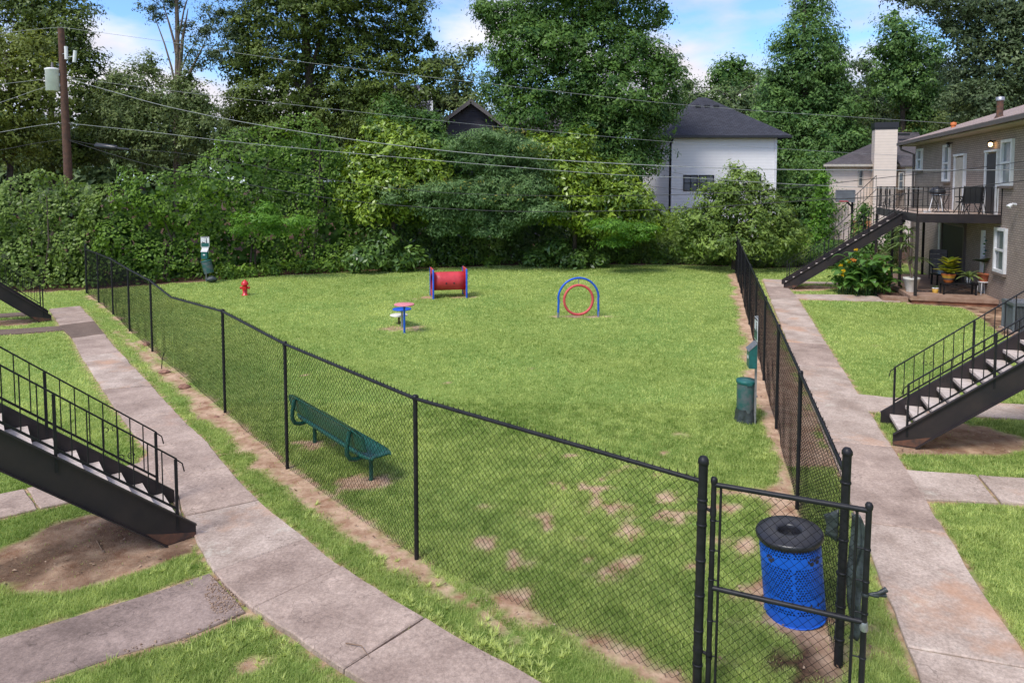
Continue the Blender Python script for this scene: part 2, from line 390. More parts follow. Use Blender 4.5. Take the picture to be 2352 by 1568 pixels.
# ---------------------------------------------------------------- mesh helpers
class MB:
    def __init__(s): s.v = []; s.f = []; s.sm = []
    def add(s, vs, fs, smooth=False):
        k = len(s.v); s.v += [tuple(map(float, p)) for p in vs]; s.f += [tuple(i + k for i in f) for f in fs]; s.sm += [smooth] * len(fs)
        return s
    def box(s, c, sz, rz=0.0):
        hx, hy, hz = sz[0] / 2, sz[1] / 2, sz[2] / 2; ca, sa = math.cos(rz), math.sin(rz)
        vs = []
        for z in (-hz, hz):
            for x, y in ((-hx, -hy), (hx, -hy), (hx, hy), (-hx, hy)):
                vs.append((c[0] + x * ca - y * sa, c[1] + x * sa + y * ca, c[2] + z))
        return s.add(vs, [(3, 2, 1, 0), (4, 5, 6, 7), (0, 1, 5, 4), (1, 2, 6, 5), (2, 3, 7, 6), (3, 0, 4, 7)])
    def bar(s, a, b, w, h, up=(0, 0, 1)):
        """rectangular bar from a to b, width w sideways, h along up"""
        a, b = Vector(a), Vector(b); d = (b - a).normalized(); u = Vector(up)
        x = d.cross(u)
        if x.length < 1e-4: x = d.cross(Vector((0, 1, 0)))
        x.normalize(); u = x.cross(d).normalized()
        vs = []
        for p in (a, b):
            for i, j in ((-1, -1), (1, -1), (1, 1), (-1, 1)): vs.append(p + x * (i * w / 2) + u * (j * h / 2))
        return s.add(vs, [(3, 2, 1, 0), (4, 5, 6, 7), (0, 1, 5, 4), (1, 2, 6, 5), (2, 3, 7, 6), (3, 0, 4, 7)])
    def tube(s, pts, r, n=8, cap=True):
        pts = [Vector(p) for p in pts]; rs = r if isinstance(r, (list, tuple)) else [r] * len(pts)
        vs = []; prev = None
        for i, p in enumerate(pts):
            d = (pts[min(i + 1, len(pts) - 1)] - pts[max(i - 1, 0)]).normalized()
            if prev is None:
                x = d.cross(Vector((0, 0, 1)))
                if x.length < 1e-3: x = Vector((1, 0, 0))
            else: x = prev - d * prev.dot(d)
            x.normalize(); prev = x; y = d.cross(x)
            for k in range(n):
                a = 2 * math.pi * k / n; vs.append(p + (x * math.cos(a) + y * math.sin(a)) * rs[i])
        fs = []
        for i in range(len(pts) - 1):
            for k in range(n):
                k2 = (k + 1) % n; fs.append((i * n + k, i * n + k2, (i + 1) * n + k2, (i + 1) * n + k))
        s.add(vs, fs, True)
        if cap:
            s.add(vs[:n], [tuple(range(n))]); s.add(vs[-n:], [tuple(range(n - 1, -1, -1))])
        return s
    def lathe(s, prof, c=(0, 0, 0), n=20, smooth=True, ax=None):
        """prof: (radius, height) pairs"""
        vs = []
        for r, z in prof:
            for k in range(n):
                a = 2 * math.pi * k / n; vs.append((c[0] + r * math.cos(a), c[1] + r * math.sin(a), c[2] + z))
        fs = []
        for i in range(len(prof) - 1):
            for k in range(n):
                k2 = (k + 1) % n; fs.append((i * n + k, i * n + k2, (i + 1) * n + k2, (i + 1) * n + k))
        s.add(vs, fs, smooth)
        if prof[0][0] > 1e-5: s.add(vs[:n], [tuple(range(n - 1, -1, -1))])
        if prof[-1][0] > 1e-5: s.add(vs[-n:], [tuple(range(n))])
        return s
    def prism(s, poly, z0, z1):
        n = len(poly)
        ar = sum(poly[i][0] * poly[(i + 1) % n][1] - poly[(i + 1) % n][0] * poly[i][1] for i in range(n))
        if ar < 0: poly = poly[::-1]
        vs = [(p[0], p[1], z0) for p in poly] + [(p[0], p[1], z1) for p in poly]
        fs = [tuple(range(n - 1, -1, -1)), tuple(range(n, 2 * n))] + [(i, (i + 1) % n, n + (i + 1) % n, n + i) for i in range(n)]
        return s.add(vs, fs)
    def quad(s, a, b, c, d): return s.add([a, b, c, d], [(0, 1, 2, 3)])
    def mesh(s, name):
        me = bpy.data.meshes.new(name); me.from_pydata(s.v, [], s.f); me.update()
        me.polygons.foreach_set('use_smooth', s.sm)
        return me

def tag(o, label=None, cat=None, group=None, kind=None):
    if label: o['label'] = label
    if cat: o['category'] = cat
    if group: o['group'] = group
    if kind: o['kind'] = kind
    return o
def thing(name, label, cat, loc=(0, 0, 0), rz=0.0, group=None):
    o = bpy.data.objects.new(name, None); COL.objects.link(o)
    o.empty_display_size = 0.3
    o.location = tuple(map(float, loc)); o.rotation_euler = (0, 0, rz)
    return tag(o, label, cat, group)
def link(name, me, m, parent=None, world=False):
    o = bpy.data.objects.new(name, me); COL.objects.link(o)
    if m is not None and not me.materials: me.materials.append(MATS[m] if isinstance(m, str) else m)
    if parent is not None:
        o.parent = parent
        if world: o.location = -Vector(parent.location)
    return o
def part(name, mb, m, parent=None, world=False, uv=None):
    me = mb.mesh(name)
    if uv: uv_of(me, *uv)
    return link(name, me, m, parent, world)
def uv_of(me, u, v):
    """planar UV in metres from two world axes"""
    ul = me.uv_layers.new(name='UVMap'); u = Vector(u); v = Vector(v)
    for l in me.loops:
        c = me.vertices[l.vertex_index].co; ul.data[l.index].uv = (c.dot(u), c.dot(v))
def copy_thing(src, loc, rz=None, label=None, group=None):
    c = src.copy(); COL.objects.link(c); c.location = tuple(map(float, loc))
    if rz is not None: c.rotation_euler = (0, 0, rz)
    if label: c['label'] = label
    if group: c['group'] = group
    for ch in list(src.children):
        d = ch.copy(); COL.objects.link(d); d.parent = c
        for g in list(ch.children):
            e = g.copy(); COL.objects.link(e); e.parent = d
    return c

def npmesh(name, V, F, tint=None, smooth=False):
    """V (n,3), F (m,k) numpy -> mesh; tint per face"""
    me = bpy.data.meshes.new(name)
    V = np.ascontiguousarray(V, dtype=np.float32); F = np.ascontiguousarray(F, dtype=np.int32)
    m, k = F.shape
    me.vertices.add(len(V)); me.vertices.foreach_set('co', V.ravel())
    me.loops.add(m * k); me.loops.foreach_set('vertex_index', F.ravel())
    me.polygons.add(m); me.polygons.foreach_set('loop_start', np.arange(0, m * k, k, dtype=np.int32))
    me.polygons.foreach_set('loop_total', np.full(m, k, dtype=np.int32))
    if smooth: me.polygons.foreach_set('use_smooth', np.ones(m, dtype=bool))
    me.update(calc_edges=True)
    if tint is not None:
        a = me.attributes.new('tint', 'FLOAT', 'FACE'); a.data.foreach_set('value', np.ascontiguousarray(tint, dtype=np.float32))
    return me

# value noise (numpy)
_perm = np.random.default_rng(3).random((64, 64, 64)).astype(np.float32)
def vnoise(x, y, z=0.0, s=1.0):
    x = np.asarray(x, float) * s; y = np.asarray(y, float) * s; z = np.asarray(z, float) * s + np.zeros_like(x)
    xi, yi, zi = np.floor(x).astype(int), np.floor(y).astype(int), np.floor(z).astype(int)
    fx, fy, fz = x - xi, y - yi, z - zi
    fx, fy, fz = fx * fx * (3 - 2 * fx), fy * fy * (3 - 2 * fy), fz * fz * (3 - 2 * fz)
    r = 0
    for a in (0, 1):
        for b in (0, 1):
            for c in (0, 1):
                w = (fx if a else 1 - fx) * (fy if b else 1 - fy) * (fz if c else 1 - fz)
                r = r + w * _perm[(xi + a) % 64, (yi + b) % 64, (zi + c) % 64]
    return r
def fbm(x, y, z=0.0, s=1.0, o=3):
    r = 0; a = 0.5; t = 0
    for i in range(o):
        r = r + a * vnoise(x, y, z, s * 2 ** i); t += a; a *= 0.5
    return r / t

def leaves(P, Nn, size, aspect=0.55, tri=False, fold=0.0):
    """leaf faces at P with normals Nn, lengths size -> V, F"""
    n = len(P)
    Nn = Nn / (np.linalg.norm(Nn, axis=1, keepdims=True) + 1e-9)
    a = RNG.normal(size=(n, 3)); a[:, 2] -= 0.5
    T = a - Nn * np.sum(a * Nn, axis=1, keepdims=True)
    T /= (np.linalg.norm(T, axis=1, keepdims=True) + 1e-9)
    B = np.cross(Nn, T)
    s = np.asarray(size).reshape(-1, 1) * np.ones((n, 1))
    if tri:
        V = np.stack([P - T * s * 0.5 - B * s * aspect * .5, P - T * s * 0.3 + B * s * aspect * .5, P + T * s * 0.6], 1)
        F = np.arange(n * 3).reshape(n, 3)
    else:
        V = np.stack([P - T * s * .5, P + B * s * aspect * .5 + Nn * s * fold, P + T * s * .5, P - B * s * aspect * .5 + Nn * s * fold], 1)
        F = np.arange(n * 4).reshape(n, 4)
    return V.reshape(-1, 3), F

def unit(n):
    v = RNG.normal(size=(n, 3)); return v / np.linalg.norm(v, axis=1, keepdims=True)

def crown_mesh(name, lobes, clump, dens, leaf, aspect=0.6, tri=True, core=True, spread=0.35, drop=0.5, flat=0.6, pod=None, thin=1.0):
    """lobes (cx,cy,cz,rx,ry,rz); clump = clump radius; dens = leaves per clump; leaf = leaf length"""
    CP, CN, CR = [], [], []
    for (cx, cy, cz, rx, ry, rz) in lobes:
        area = 4 * math.pi * ((rx * ry) ** 1.6 / 3 + (rx * rz) ** 1.6 / 3 + (ry * rz) ** 1.6 / 3) ** (1 / 1.6)
        n = max(6, int(area / (clump * clump * 1.5) * thin))
        u = unit(n)
        keep = (u[:, 1] < 0.35) | (RNG.random(n) < drop)
        u = u[keep]; n = len(u)
        r = (1 - RNG.random(n) ** 2 * spread * 1.5) * (0.86 + 0.3 * vnoise(u[:, 0] * 3 + cx, u[:, 1] * 3 + cy, u[:, 2] * 3 + cz))
        p = np.array((cx, cy, cz)) + u * np.array((rx, ry, rz)) * r[:, None]
        CP.append(p); CN.append(u); CR.append(clump * RNG.uniform(0.6, 1.35, n))
    CP = np.concatenate(CP); CN = np.concatenate(CN); CR = np.concatenate(CR)
    tone = np.clip(RNG.normal(0.48, 0.21, len(CP)), 0, 1)
    k = np.repeat(np.arange(len(CP)), dens)
    q = RNG.normal(size=(len(k), 3)) * 0.5
    q[:, 2] *= flat
    q[:, 2] += 0.25 * (0.5 - np.abs(q[:, :2]).sum(1)) 
    P = CP[k] + q * CR[k][:, None] * 1.1
    Nn = CN[k] * 0.55 + q * 0.9 + unit(len(k)) * 0.55 + np.array((0, 0, 0.65))
    t = np.clip(tone[k] + RNG.normal(0, 0.16, len(k)), 0, 1)
    sz = leaf * RNG.uniform(0.5, 1.45, len(k)) * RNG.uniform(.75, 1.25, len(CP))[k]
    V, F = leaves(P, Nn, sz, aspect, tri)
    T = t
    if core:  # inner faces added to block light, tinted dark as shade inside the crown
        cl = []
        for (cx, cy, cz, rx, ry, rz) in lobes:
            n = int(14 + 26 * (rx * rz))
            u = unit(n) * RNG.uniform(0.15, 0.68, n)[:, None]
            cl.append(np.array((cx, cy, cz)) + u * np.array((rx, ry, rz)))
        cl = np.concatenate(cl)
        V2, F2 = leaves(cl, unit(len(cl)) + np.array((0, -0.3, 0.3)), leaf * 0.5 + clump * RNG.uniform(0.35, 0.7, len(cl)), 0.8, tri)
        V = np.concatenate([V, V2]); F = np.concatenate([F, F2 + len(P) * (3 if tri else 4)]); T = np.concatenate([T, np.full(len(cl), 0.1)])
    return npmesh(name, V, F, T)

def trunk_mesh(base, top, r0, r1, limbs=(), n=9, wob=0.15):
    mb = MB(); base, top = Vector(base), Vector(top)
    pts, rs = [], []
    L_ = (top - base).length
    for i in range(9):
        f = i / 8
        pts.append(base.lerp(top, f) + Vector((math.sin(f * 5 + base.x) * wob, math.cos(f * 4 + base.x) * wob, 0)) * f)
        rs.append(r0 + (r1 - r0) * f ** 0.8 + (0.35 * r0 * max(0, 1 - f * 12)))
    mb.tube(pts, rs, n)
    for (f, tip, r) in limbs:
        i = f * 8; a = pts[int(i)].lerp(pts[min(8, int(i) + 1)], i % 1); tip = Vector(tip)
        mid = a.lerp(tip, 0.5) + Vector((0, 0, (tip - a).length * 0.10))
        q1 = a.lerp(mid, 0.5) + Vector((0.05, 0, 0.1))
        mb.tube([a, q1, mid, mid.lerp(tip, 0.55), tip], [r, r * .85, r * .65, r * .4, r * .15], 6)
    return mb

def in_poly(x, y, poly):
    x = np.asarray(x); y = np.asarray(y); c = np.zeros(x.shape, bool); n = len(poly)
    for i in range(n):
        x1, y1 = poly[i][0], poly[i][1]; x2, y2 = poly[(i + 1) % n][0], poly[(i + 1) % n][1]
        if y1 == y2: continue
        t = ((y1 > y) != (y2 > y)) & (x < (x2 - x1) * (y - y1) / (y2 - y1) + x1)
        c ^= t
    return c
def seg_dist(x, y, a, b):
    ax, ay = a[0], a[1]; bx, by = b[0] - ax, b[1] - ay
    t = np.clip(((x - ax) * bx + (y - ay) * by) / (bx * bx + by * by), 0, 1)
    return np.hypot(x - ax - t * bx, y - ay - t * by)
def line_dist(x, y, pts, closed=False):
    d = np.full(np.shape(x), 1e9)
    n = len(pts)
    for i in range(n if closed else n - 1):
        d = np.minimum(d, seg_dist(x, y, pts[i], pts[(i + 1) % n]))
    return d
# ================================================================ SETTING: walks, ground, grass
TOP = 0.04
# left walk: pairs (left edge, right edge) at every joint
LW = [((113,709),(184,702)), ((137,747),(216,737)), ((165,776),(240,766)), ((187,818),(275,808)), ((236,894),(348,884)),
      ((281,962),(404,946)), ((334,1030),(468,1006)), ((391,1097),(523,1072)), ((424,1184),(594,1147)), ((491,1311),(705,1235)),
      ((579,1397),(786,1300)), ((789,1540),(976,1420)), ((1180,1800),(1372,1640))]
LWW = [(G2(a[0], a[1], TOP), G2(b[0], b[1], TOP)) for a, b in LW]
walk = thing('sidewalk', None, None); tag(walk, kind='structure'); walk['label'] = 'curving grey pink concrete walk along the left fence'
LPOLY = []
def slab(parent, quad, m, h=TOP, gap=0.011, label=None, skew=0.0, name='slab'):
    c = np.mean(quad, axis=0)
    q = [c + (p - c) * (1 - gap / max(0.2, np.linalg.norm(p - c))) for p in quad]
    # subdivide the edges a little and worry them so they are not ruler straight
    pts = []
    for i in range(len(q)):
        a, b = np.array(q[i]), np.array(q[(i + 1) % len(q)])
        L_ = np.linalg.norm(b - a); k = max(1, int(L_ / 0.18)); nrm = np.array((b[1] - a[1], a[0] - b[0])) / max(L_, 1e-6)
        for j in range(k):
            p = a + (b - a) * j / k
            w = (vnoise(np.array([p[0]]), np.array([p[1]]), 0, 2.6)[0] - 0.5) * 0.035 if j else 0
            pts.append(p + nrm * w)
    ar = sum(pts[i][0] * pts[(i + 1) % len(pts)][1] - pts[(i + 1) % len(pts)][0] * pts[i][1] for i in range(len(pts)))
    if ar < 0: pts = pts[::-1]
    n = len(pts); cc = np.mean(pts, axis=0)
    def inner(p): return p + (cc - p) / np.linalg.norm(cc - p) * 0.012
    tz = [h + skew * (p[0] - cc[0]) for p in pts]
    v = [(p[0], p[1], -0.03) for p in pts] + [(p[0], p[1], t - 0.012) for p, t in zip(pts, tz)] + [(*inner(p), t) for p, t in zip(pts, tz)]
    f = [(i, (i + 1) % n, n + (i + 1) % n, n + i) for i in range(n)] + [(n + i, n + (i + 1) % n, 2 * n + (i + 1) % n, 2 * n + i) for i in range(n)] + [tuple(range(2 * n, 3 * n))]
    mb = MB().add(v, f)
    o = part(name, mb, m, parent)
    if label: o['label'] = label
    return o
def smooth_edges(pairs, sub=3):
    """Catmull-Rom through the joints, so the curved walk has curved edges"""
    Ls = [p[0] for p in pairs]; Rs = [p[1] for p in pairs]; out_ = []
    def cr(P, i, t):
        p0, p1, p2, p3 = P[max(i - 1, 0)], P[i], P[i + 1], P[min(i + 2, len(P) - 1)]
        return 0.5 * (2 * p1 + (p2 - p0) * t + (2 * p0 - 5 * p1 + 4 * p2 - p3) * t * t + (3 * p1 - p0 - 3 * p2 + p3) * t ** 3)
    for i in range(len(pairs) - 1):
        l = [cr(Ls, i, j / sub) for j in range(sub + 1)]; r = [cr(Rs, i, j / sub) for j in range(sub + 1)]
        out_.append(l + r[::-1])
    return out_
mats_l = ['walk_concrete', 'walk_dark', 'walk_concrete', 'walk_pale', 'walk_concrete', 'walk_concrete', 'walk_concrete', 'walk_concrete', 'walk_pale', 'walk_concrete', 'walk_concrete', 'walk_concrete']
for i, q in enumerate(smooth_edges(LWW)):
    slab(walk, q, mats_l[i], h=TOP + (0.022 if i >= 10 else 0.0) + [0, .004, 0, .003, -.003, .002][i % 6], label='darker wet looking slab' if i == 1 else None)
    LPOLY.append(q)
# right walk along the right fence
_ra, _rb = G2(2084,1484,TOP), G2(1754,646,TOP)
def RL(Y): return _ra + (_rb - _ra) * (Y - _ra[1]) / (_rb[1] - _ra[1])
RJ = [3.6, G2(2090,1494)[1], G2(2060,1203)[1], 11.0, 13.4, 15.7, 18.0, 20.4, 22.8, 25.3, 27.9, 30.0]
rwalk = thing('sidewalk', None, None); tag(rwalk, kind='structure'); rwalk['label'] = 'straight pale concrete walk along the right fence'
RPOLY = []
for i in range(len(RJ) - 1):
    a, b = RJ[i], RJ[i + 1]
    def wid(y): return 0.97 if y < 26 else 0.85
    off = np.array((0.957, -0.289))
    q = [RL(a), RL(a) + off * wid(a), RL(b) + off * wid(b), RL(b)]
    slab(rwalk, q, ['walk_pale', 'walk_pale', 'walk_concrete', 'walk_pale', 'walk_pale', 'walk_concrete', 'walk_pale'][i % 7], h=TOP + [0, .003, -.004][i % 3])
    RPOLY.append(q)
# side paths
def path_piece(pts, m, label, joints=None, z=0.034):
    pl = thing('path', None, None); tag(pl, kind='structure'); pl['label'] = label
    for q in pts:
        w = [G2(x, y, z) for x, y in q]
        slab(pl, w, m if isinstance(m, str) else m.pop(0), h=z); RPOLY.append(w)
    return pl
path_piece([[(484,1314),(337,1363),(125,1427),(-160,1512),(-200,1650),(60,1572),(280,1501),(422,1464),(566,1402)]], 'old_asphalt', 'old rough grey asphalt path running left from the walk in the foreground', z=0.022)
path_piece([[(360,1052),(236,1082),(60,1120),(91,1166),(236,1136),(376,1106)], [(57,1121),(-160,1166),(-180,1226),(86,1167)]], 'walk_concrete', 'short concrete path behind the near left staircase')
path_piece([[(141,748),(60,753),(-70,761),(-70,772),(60,764),(148,757)]], 'walk_dark', 'narrow brown concrete path at the far left staircase')
path_piece([[(60,716),(-70,724),(-70,732),(60,724)]], 'walk_dark', 'thin concrete strip beyond the far left staircase')
path_piece([[(2066,1076),(2243,1089),(2296,1153),(2108,1145)], [(2246,1089),(2480,1106),(2500,1162),(2299,1153)]], 'walk_pale', 'two slab concrete path leading right from the right walk in the foreground')
path_piece([[(1961,903),(2034,911),(2150,917),(2170,951),(2060,948),(1988,943)], [(2152,917),(2480,934),(2500,970),(2172,951)]], 'walk_pale', 'concrete path under the near right staircase')
path_piece([[(1804,675),(1930,676),(2060,682),(2070,692),(1930,689),(1811,686)]], 'walk_pale', 'narrow concrete path leading to the patio')
path_piece([[(1795,648),(1850,646),(1955,649),(1955,652),(1850,650),(1797,653)]], 'walk_pale', 'thin concrete path beyond the far right staircase')
path_piece([[(350,1030),(400,1090),(418,1184),(396,1150),(330,1104),(320,1060)]], 'walk_concrete', 'triangular concrete apron joining the walk and the path', z=0.028)
path_piece([[(1990,962),(2018,1020),(2034,1024),(2010,972)]], 'walk_pale', 'small concrete apron at the foot of the near right staircase', z=0.028)

# ---- fence lines
E0, Q4, Q3, Q2, Q1 = G2(199,674), G2(227,695), G2(260,722), G2(298,760), G2(350,807)
P1, P2, P3, P4 = G2(517,948), G2(660,1075), G2(957,1283), G2(1600,1590)
QM = (Q1 + P1) / 2
DP = G2(1925,1528); FAR = G2(1690,628)
LEFT_LINE = [E0, Q4, Q3, Q2, Q1, QM, P1, P2, P3, P4]
RIGHT_LINE = [DP + (FAR - DP) * i / 9 for i in range(10)]

# hedge foot line
HF = [G2(x, y) for x, y in ((-420,672),(-60,676),(110,669),(200,665),(300,657),(400,650),(520,641),(640,632),(780,625),(900,618),(1040,613),(1176,609),(1400,606),(1560,608),(1690,611))] + [np.array((12.5,34.2)), np.array((16.5,35.0)), np.array((20.0,36.5))]
def hedge_y(x): return np.interp(x, [p[0] for p in HF], [p[1] for p in HF])

OVAL_L = [G2(x, y) for x, y in ((-200,1290),(-60,1300),(0,1262),(51,1241),(135,1200),(215,1180),(290,1186),(388,1226),(448,1240),(440,1275),(303,1308),(236,1338),(150,1360),(51,1357),(0,1343),(-100,1370),(-220,1400))]
OVAL_R = [G2(x, y) for x, y in ((2040,1030),(2100,985),(2180,972),(2270,983),(2340,1005),(2356,1035),(2290,1046),(2130,1043),(2050,1042))]
OVAL_FL = [G2(x, y) for x, y in ((-60,738),(70,733),(92,739),(60,746),(-60,750))]
OVAL_FR = [G2(x, y) for x, y in ((1815,660),(1870,655),(1925,661),(1880,668),(1820,668))]
BED = [G2(x, y) for x, y in ((2095,688),(2214,690),(2300,684),(2420,700),(2420,790),(2300,770),(2244,722),(2214,707),(2154,702),(2086,698))]
SPOTS = [(G2(985,684), .55, .3), (G2(1066,682), .5, .22), (G2(918,752), .62, .4), (G2(1330,727), .95, .16), (G2(718,1018), .42, .28), (G2(847,1105), .40, .26),
         (G2(1570,996), .16, .12), (G2(1525,1039), .2, .1), (G2(1350,1122), .34, .17), (G2(1525,1140), .30, .22), (G2(1325,1155), .45, .22), (G2(1240,1185), .42, .16), (G2(1400,1165), .17, .12), (G2(1110,1160), .16, .12), (G2(1120,1245), .22, .28),
         (G2(1180,1290), .26, .2), (G2(1560,1190), .42, .25), (G2(1680,1165), .35, .14), (G2(1640,1240), .22, .2), (G2(1320,1235), .15, .1), (G2(1830,1430), .62, .30), (G2(1740,1360), .32, .28), (G2(1800,1530), .5, .35), (G2(1890,1480), .4, .3), (G2(1710,1240), .18, .12),
         (G2(1025,878), .1, .05), (G2(545,1005), .3, .25), (G2(560,1530), .18, .16), (G2(1310,1045), .12, .06), (G2(1480,1230), .3, .12), (G2(1270,1110), .2, .08), (G2(1590,1300), .18, .14), (G2(1430,1290), .16, .12), (G2(1190,1370), .2, .16), (G2(1700,1130), .4, .12), (G2(1540,1090), .22, .06), (G2(700,862), .07, .04)]
APOLY = LPOLY + RPOLY
def path_inside(x, y, grow=0.0):
    m = np.zeros(np.shape(x), bool)
    for q in APOLY: m |= in_poly(x, y, q)
    return m
def bare_at(x, y):
    n1 = fbm(x, y, 0, 2.2, 4); n2 = fbm(x + 40, y, 0, 0.9, 3); n3 = fbm(x, y + 31, 0, 7.0, 3)
    b = np.zeros(np.shape(x))
    def put(v): np.maximum(b, np.clip(v, 0, 1), out=b)
    dl = line_dist(x, y, LEFT_LINE)
    # which side of the left fence (walk side is to the lower left)
    side = (x - P1[0]) * (P3[1] - P1[1]) - (y - P1[1]) * (P3[0] - P1[0])
    wl = np.where(side > 0, 0.42, 0.12) + (n2 - .5) * 0.3
    put((wl + (n1 - .5) * 0.45 - dl) / 0.13)
    dr = line_dist(x, y, RIGHT_LINE)
    sr = (x - DP[0]) * (FAR[1] - DP[1]) - (y - DP[1]) * (FAR[0] - DP[0])
    wr = np.where(sr < 0, 0.36, 0.16) + (n2 - .5) * 0.35
    wr2 = np.where((sr > 0) & (y < 8.5), 0.1, wr)
    wr2 = np.where((sr > 0) & (y >= 10.0), 0.8, wr2)
    put((wr2 + (n1 - .5) * 0.5 - dr) / 0.14)
    for pl in (OVAL_L, OVAL_R, OVAL_FL, OVAL_FR, BED):
        d = line_dist(x, y, pl, True); ins = in_poly(x, y, pl)
        put(np.where(ins, 1, 1 - (d + (n1 - .5) * 0.25) / 0.06))
    for (c, rx, ry) in SPOTS:
        r = np.hypot((x - c[0]) / rx, (y - c[1]) / ry)
        put((0.95 - r + (n1 - .5) * 2.2 + (n3 - .5) * 1.9) * 2.0)
    # thin worn turf towards the gate
    wz = np.exp(-((x - 1.6) / 2.4) ** 2 - ((y - 8.2) / 1.9) ** 2)
    put(((n1 * 0.55 + n3 * 0.45) - (0.78 - 0.27 * wz)) * 7)
    hy = hedge_y(x)
    put((y - hy + 0.25 + (n1 - .5) * 0.9) / 0.12)
    pd = np.full(np.shape(x), 9.0)
    near = (np.abs(x) < 16) & (y < 32)
    for q in APOLY:
        xs = [p[0] for p in q]; ys = [p[1] for p in q]
        m = near & (x > min(xs) - .3) & (x < max(xs) + .3) & (y > min(ys) - .3) & (y < max(ys) + .3)
        if m.any(): pd[m] = np.minimum(pd[m], line_dist(x[m], y[m], q, True))
    put((0.055 + (n3 - .5) * 0.05 - pd) / 0.03)
    return b
xs = np.concatenate([[-900, -400, -150, -70, -40, -28], np.arange(-20, 18.01, 0.14), [24, 34, 60, 150, 400, 900]])
ys = np.concatenate([[-60, -20, -5, 0, 2.5], np.arange(4.0, 36.5, 0.14), [40, 46, 60, 90, 150, 300, 700, 1500]])
X, Y = np.meshgrid(xs, ys); nx, ny = len(xs), len(ys)
Z = (fbm(X, Y, 0, 0.8, 3) - .5) * 0.03
Z = np.where((X > -20) & (X < 18) & (Y < 36), Z, 0)
V = np.stack([X.ravel(), Y.ravel(), Z.ravel()], 1)
ii, jj = np.meshgrid(np.arange(nx - 1), np.arange(ny - 1))
k = (jj * nx + ii).ravel()
me = npmesh('ground', V, np.stack([k, k + 1, k + nx + 1, k + nx], 1), smooth=True)
B = bare_at(X.ravel(), Y.ravel())
a = me.attributes.new('bare', 'FLOAT', 'POINT'); a.data.foreach_set('value', B.astype(np.float32))
LT = np.clip((Y.ravel() - hedge_y(X.ravel()) + 0.5) / 0.6, 0, 1)
nn_ = fbm(X.ravel(), Y.ravel(), 5, 3.0, 3)
for pl, am in ((BED, 0.9), (OVAL_L, 0.75), (OVAL_R, 0.45), (OVAL_FL, .5)):
    LT = np.maximum(LT, in_poly(X.ravel(), Y.ravel(), pl) * np.clip((nn_ - .25) * 3, 0, 1) * am)
mc = G2(1790, 1540)
LT = np.maximum(LT, np.clip(1.6 - np.hypot((X.ravel() - mc[0]) / .30, (Y.ravel() - mc[1]) / .50) + (nn_ - .5) * 2.5, 0, 1))
a = me.attributes.new('litter', 'FLOAT', 'POINT'); a.data.foreach_set('value', LT.astype(np.float32))
g = link('ground', me, 'ground'); tag(g, 'mown lawn and red clay ground', kind='structure')

# ---- grass: one blade per triangle, thinning out with distance
def blades(n, yr, name, label, lo=0.05, hi=0.10, dmax=36):
    # sample over the visible wedge
    Yv = (RNG.random(n) * (yr[1] ** 0.5 - yr[0] ** 0.5) + yr[0] ** 0.5) ** 2
    Xv = (RNG.random(n) * 2 - 1) * (Yv * 0.80 + 0.5)
    ok = ~path_inside(Xv, Yv) & (Yv < hedge_y(Xv) + 0.2)
    ok &= ~in_poly(Xv, Yv, [(14.3, 24.2), (40, 16), (40, 30), (20, 34.8)])
    Xv, Yv = Xv[ok], Yv[ok]
    b = bare_at(Xv, Yv)
    ok = RNG.random(len(Xv)) > b * 0.985
    Xv, Yv, b = Xv[ok], Yv[ok], b[ok]
    n = len(Xv)
    clump = fbm(Xv, Yv, 9, 1.4, 3); big = fbm(Xv, Yv, 2, 0.33, 2); fine = fbm(Xv, Yv, 4, 6.0, 2)
    L_ = RNG.uniform(lo, hi, n) * (0.55 + 0.9 * clump) * (1 - 0.5 * b)
    side = (Xv - P1[0]) * (P3[1] - P1[1]) - (Yv - P1[1]) * (P3[0] - P1[0])
    wd = np.maximum(0.0055, Yv * 0.0010) * RNG.uniform(0.7, 1.4, n)
    an = RNG.uniform(0, 2 * math.pi, n); le = RNG.uniform(0.2, 1.1, n)
    dx, dy = np.cos(an), np.sin(an)
    base = np.stack([Xv, Yv, (fbm(Xv, Yv, 0, 0.8, 3) - .5) * 0.03 - 0.004], 1)
    off = np.stack([-dy, dx, np.zeros(n)], 1) * wd[:, None] * .5
    tip = base + np.stack([dx * np.sin(le), dy * np.sin(le), np.cos(le)], 1) * L_[:, None]
    V = np.stack([base - off, base + off, tip], 1).reshape(-1, 3)
    t = np.clip(0.16 + 0.45 * clump + 0.8 * (big - .5) + RNG.normal(0.04, 0.22, n) + 0.75 * (fine - .5) + 0.010 * (np.minimum(Yv, 22) - 8), 0, 1)
    # darker cooler turf strips beside the walks
    t = np.where((Yv < 9.5) & (side > 0), t * 0.85, t)
    o = link(name, npmesh(name, V, np.arange(n * 3).reshape(n, 3), t), 'grass_blades')
    return tag(o, label, 'grass', kind='stuff')
blades(640000, (5.2, 13.0), 'grass', 'short green lawn grass near the camera and around the gate', 0.030, 0.074)
blades(420000, (13.0, 35.5), 'grass', 'mown yellow green lawn grass in the far part of the yard', 0.036, 0.08)
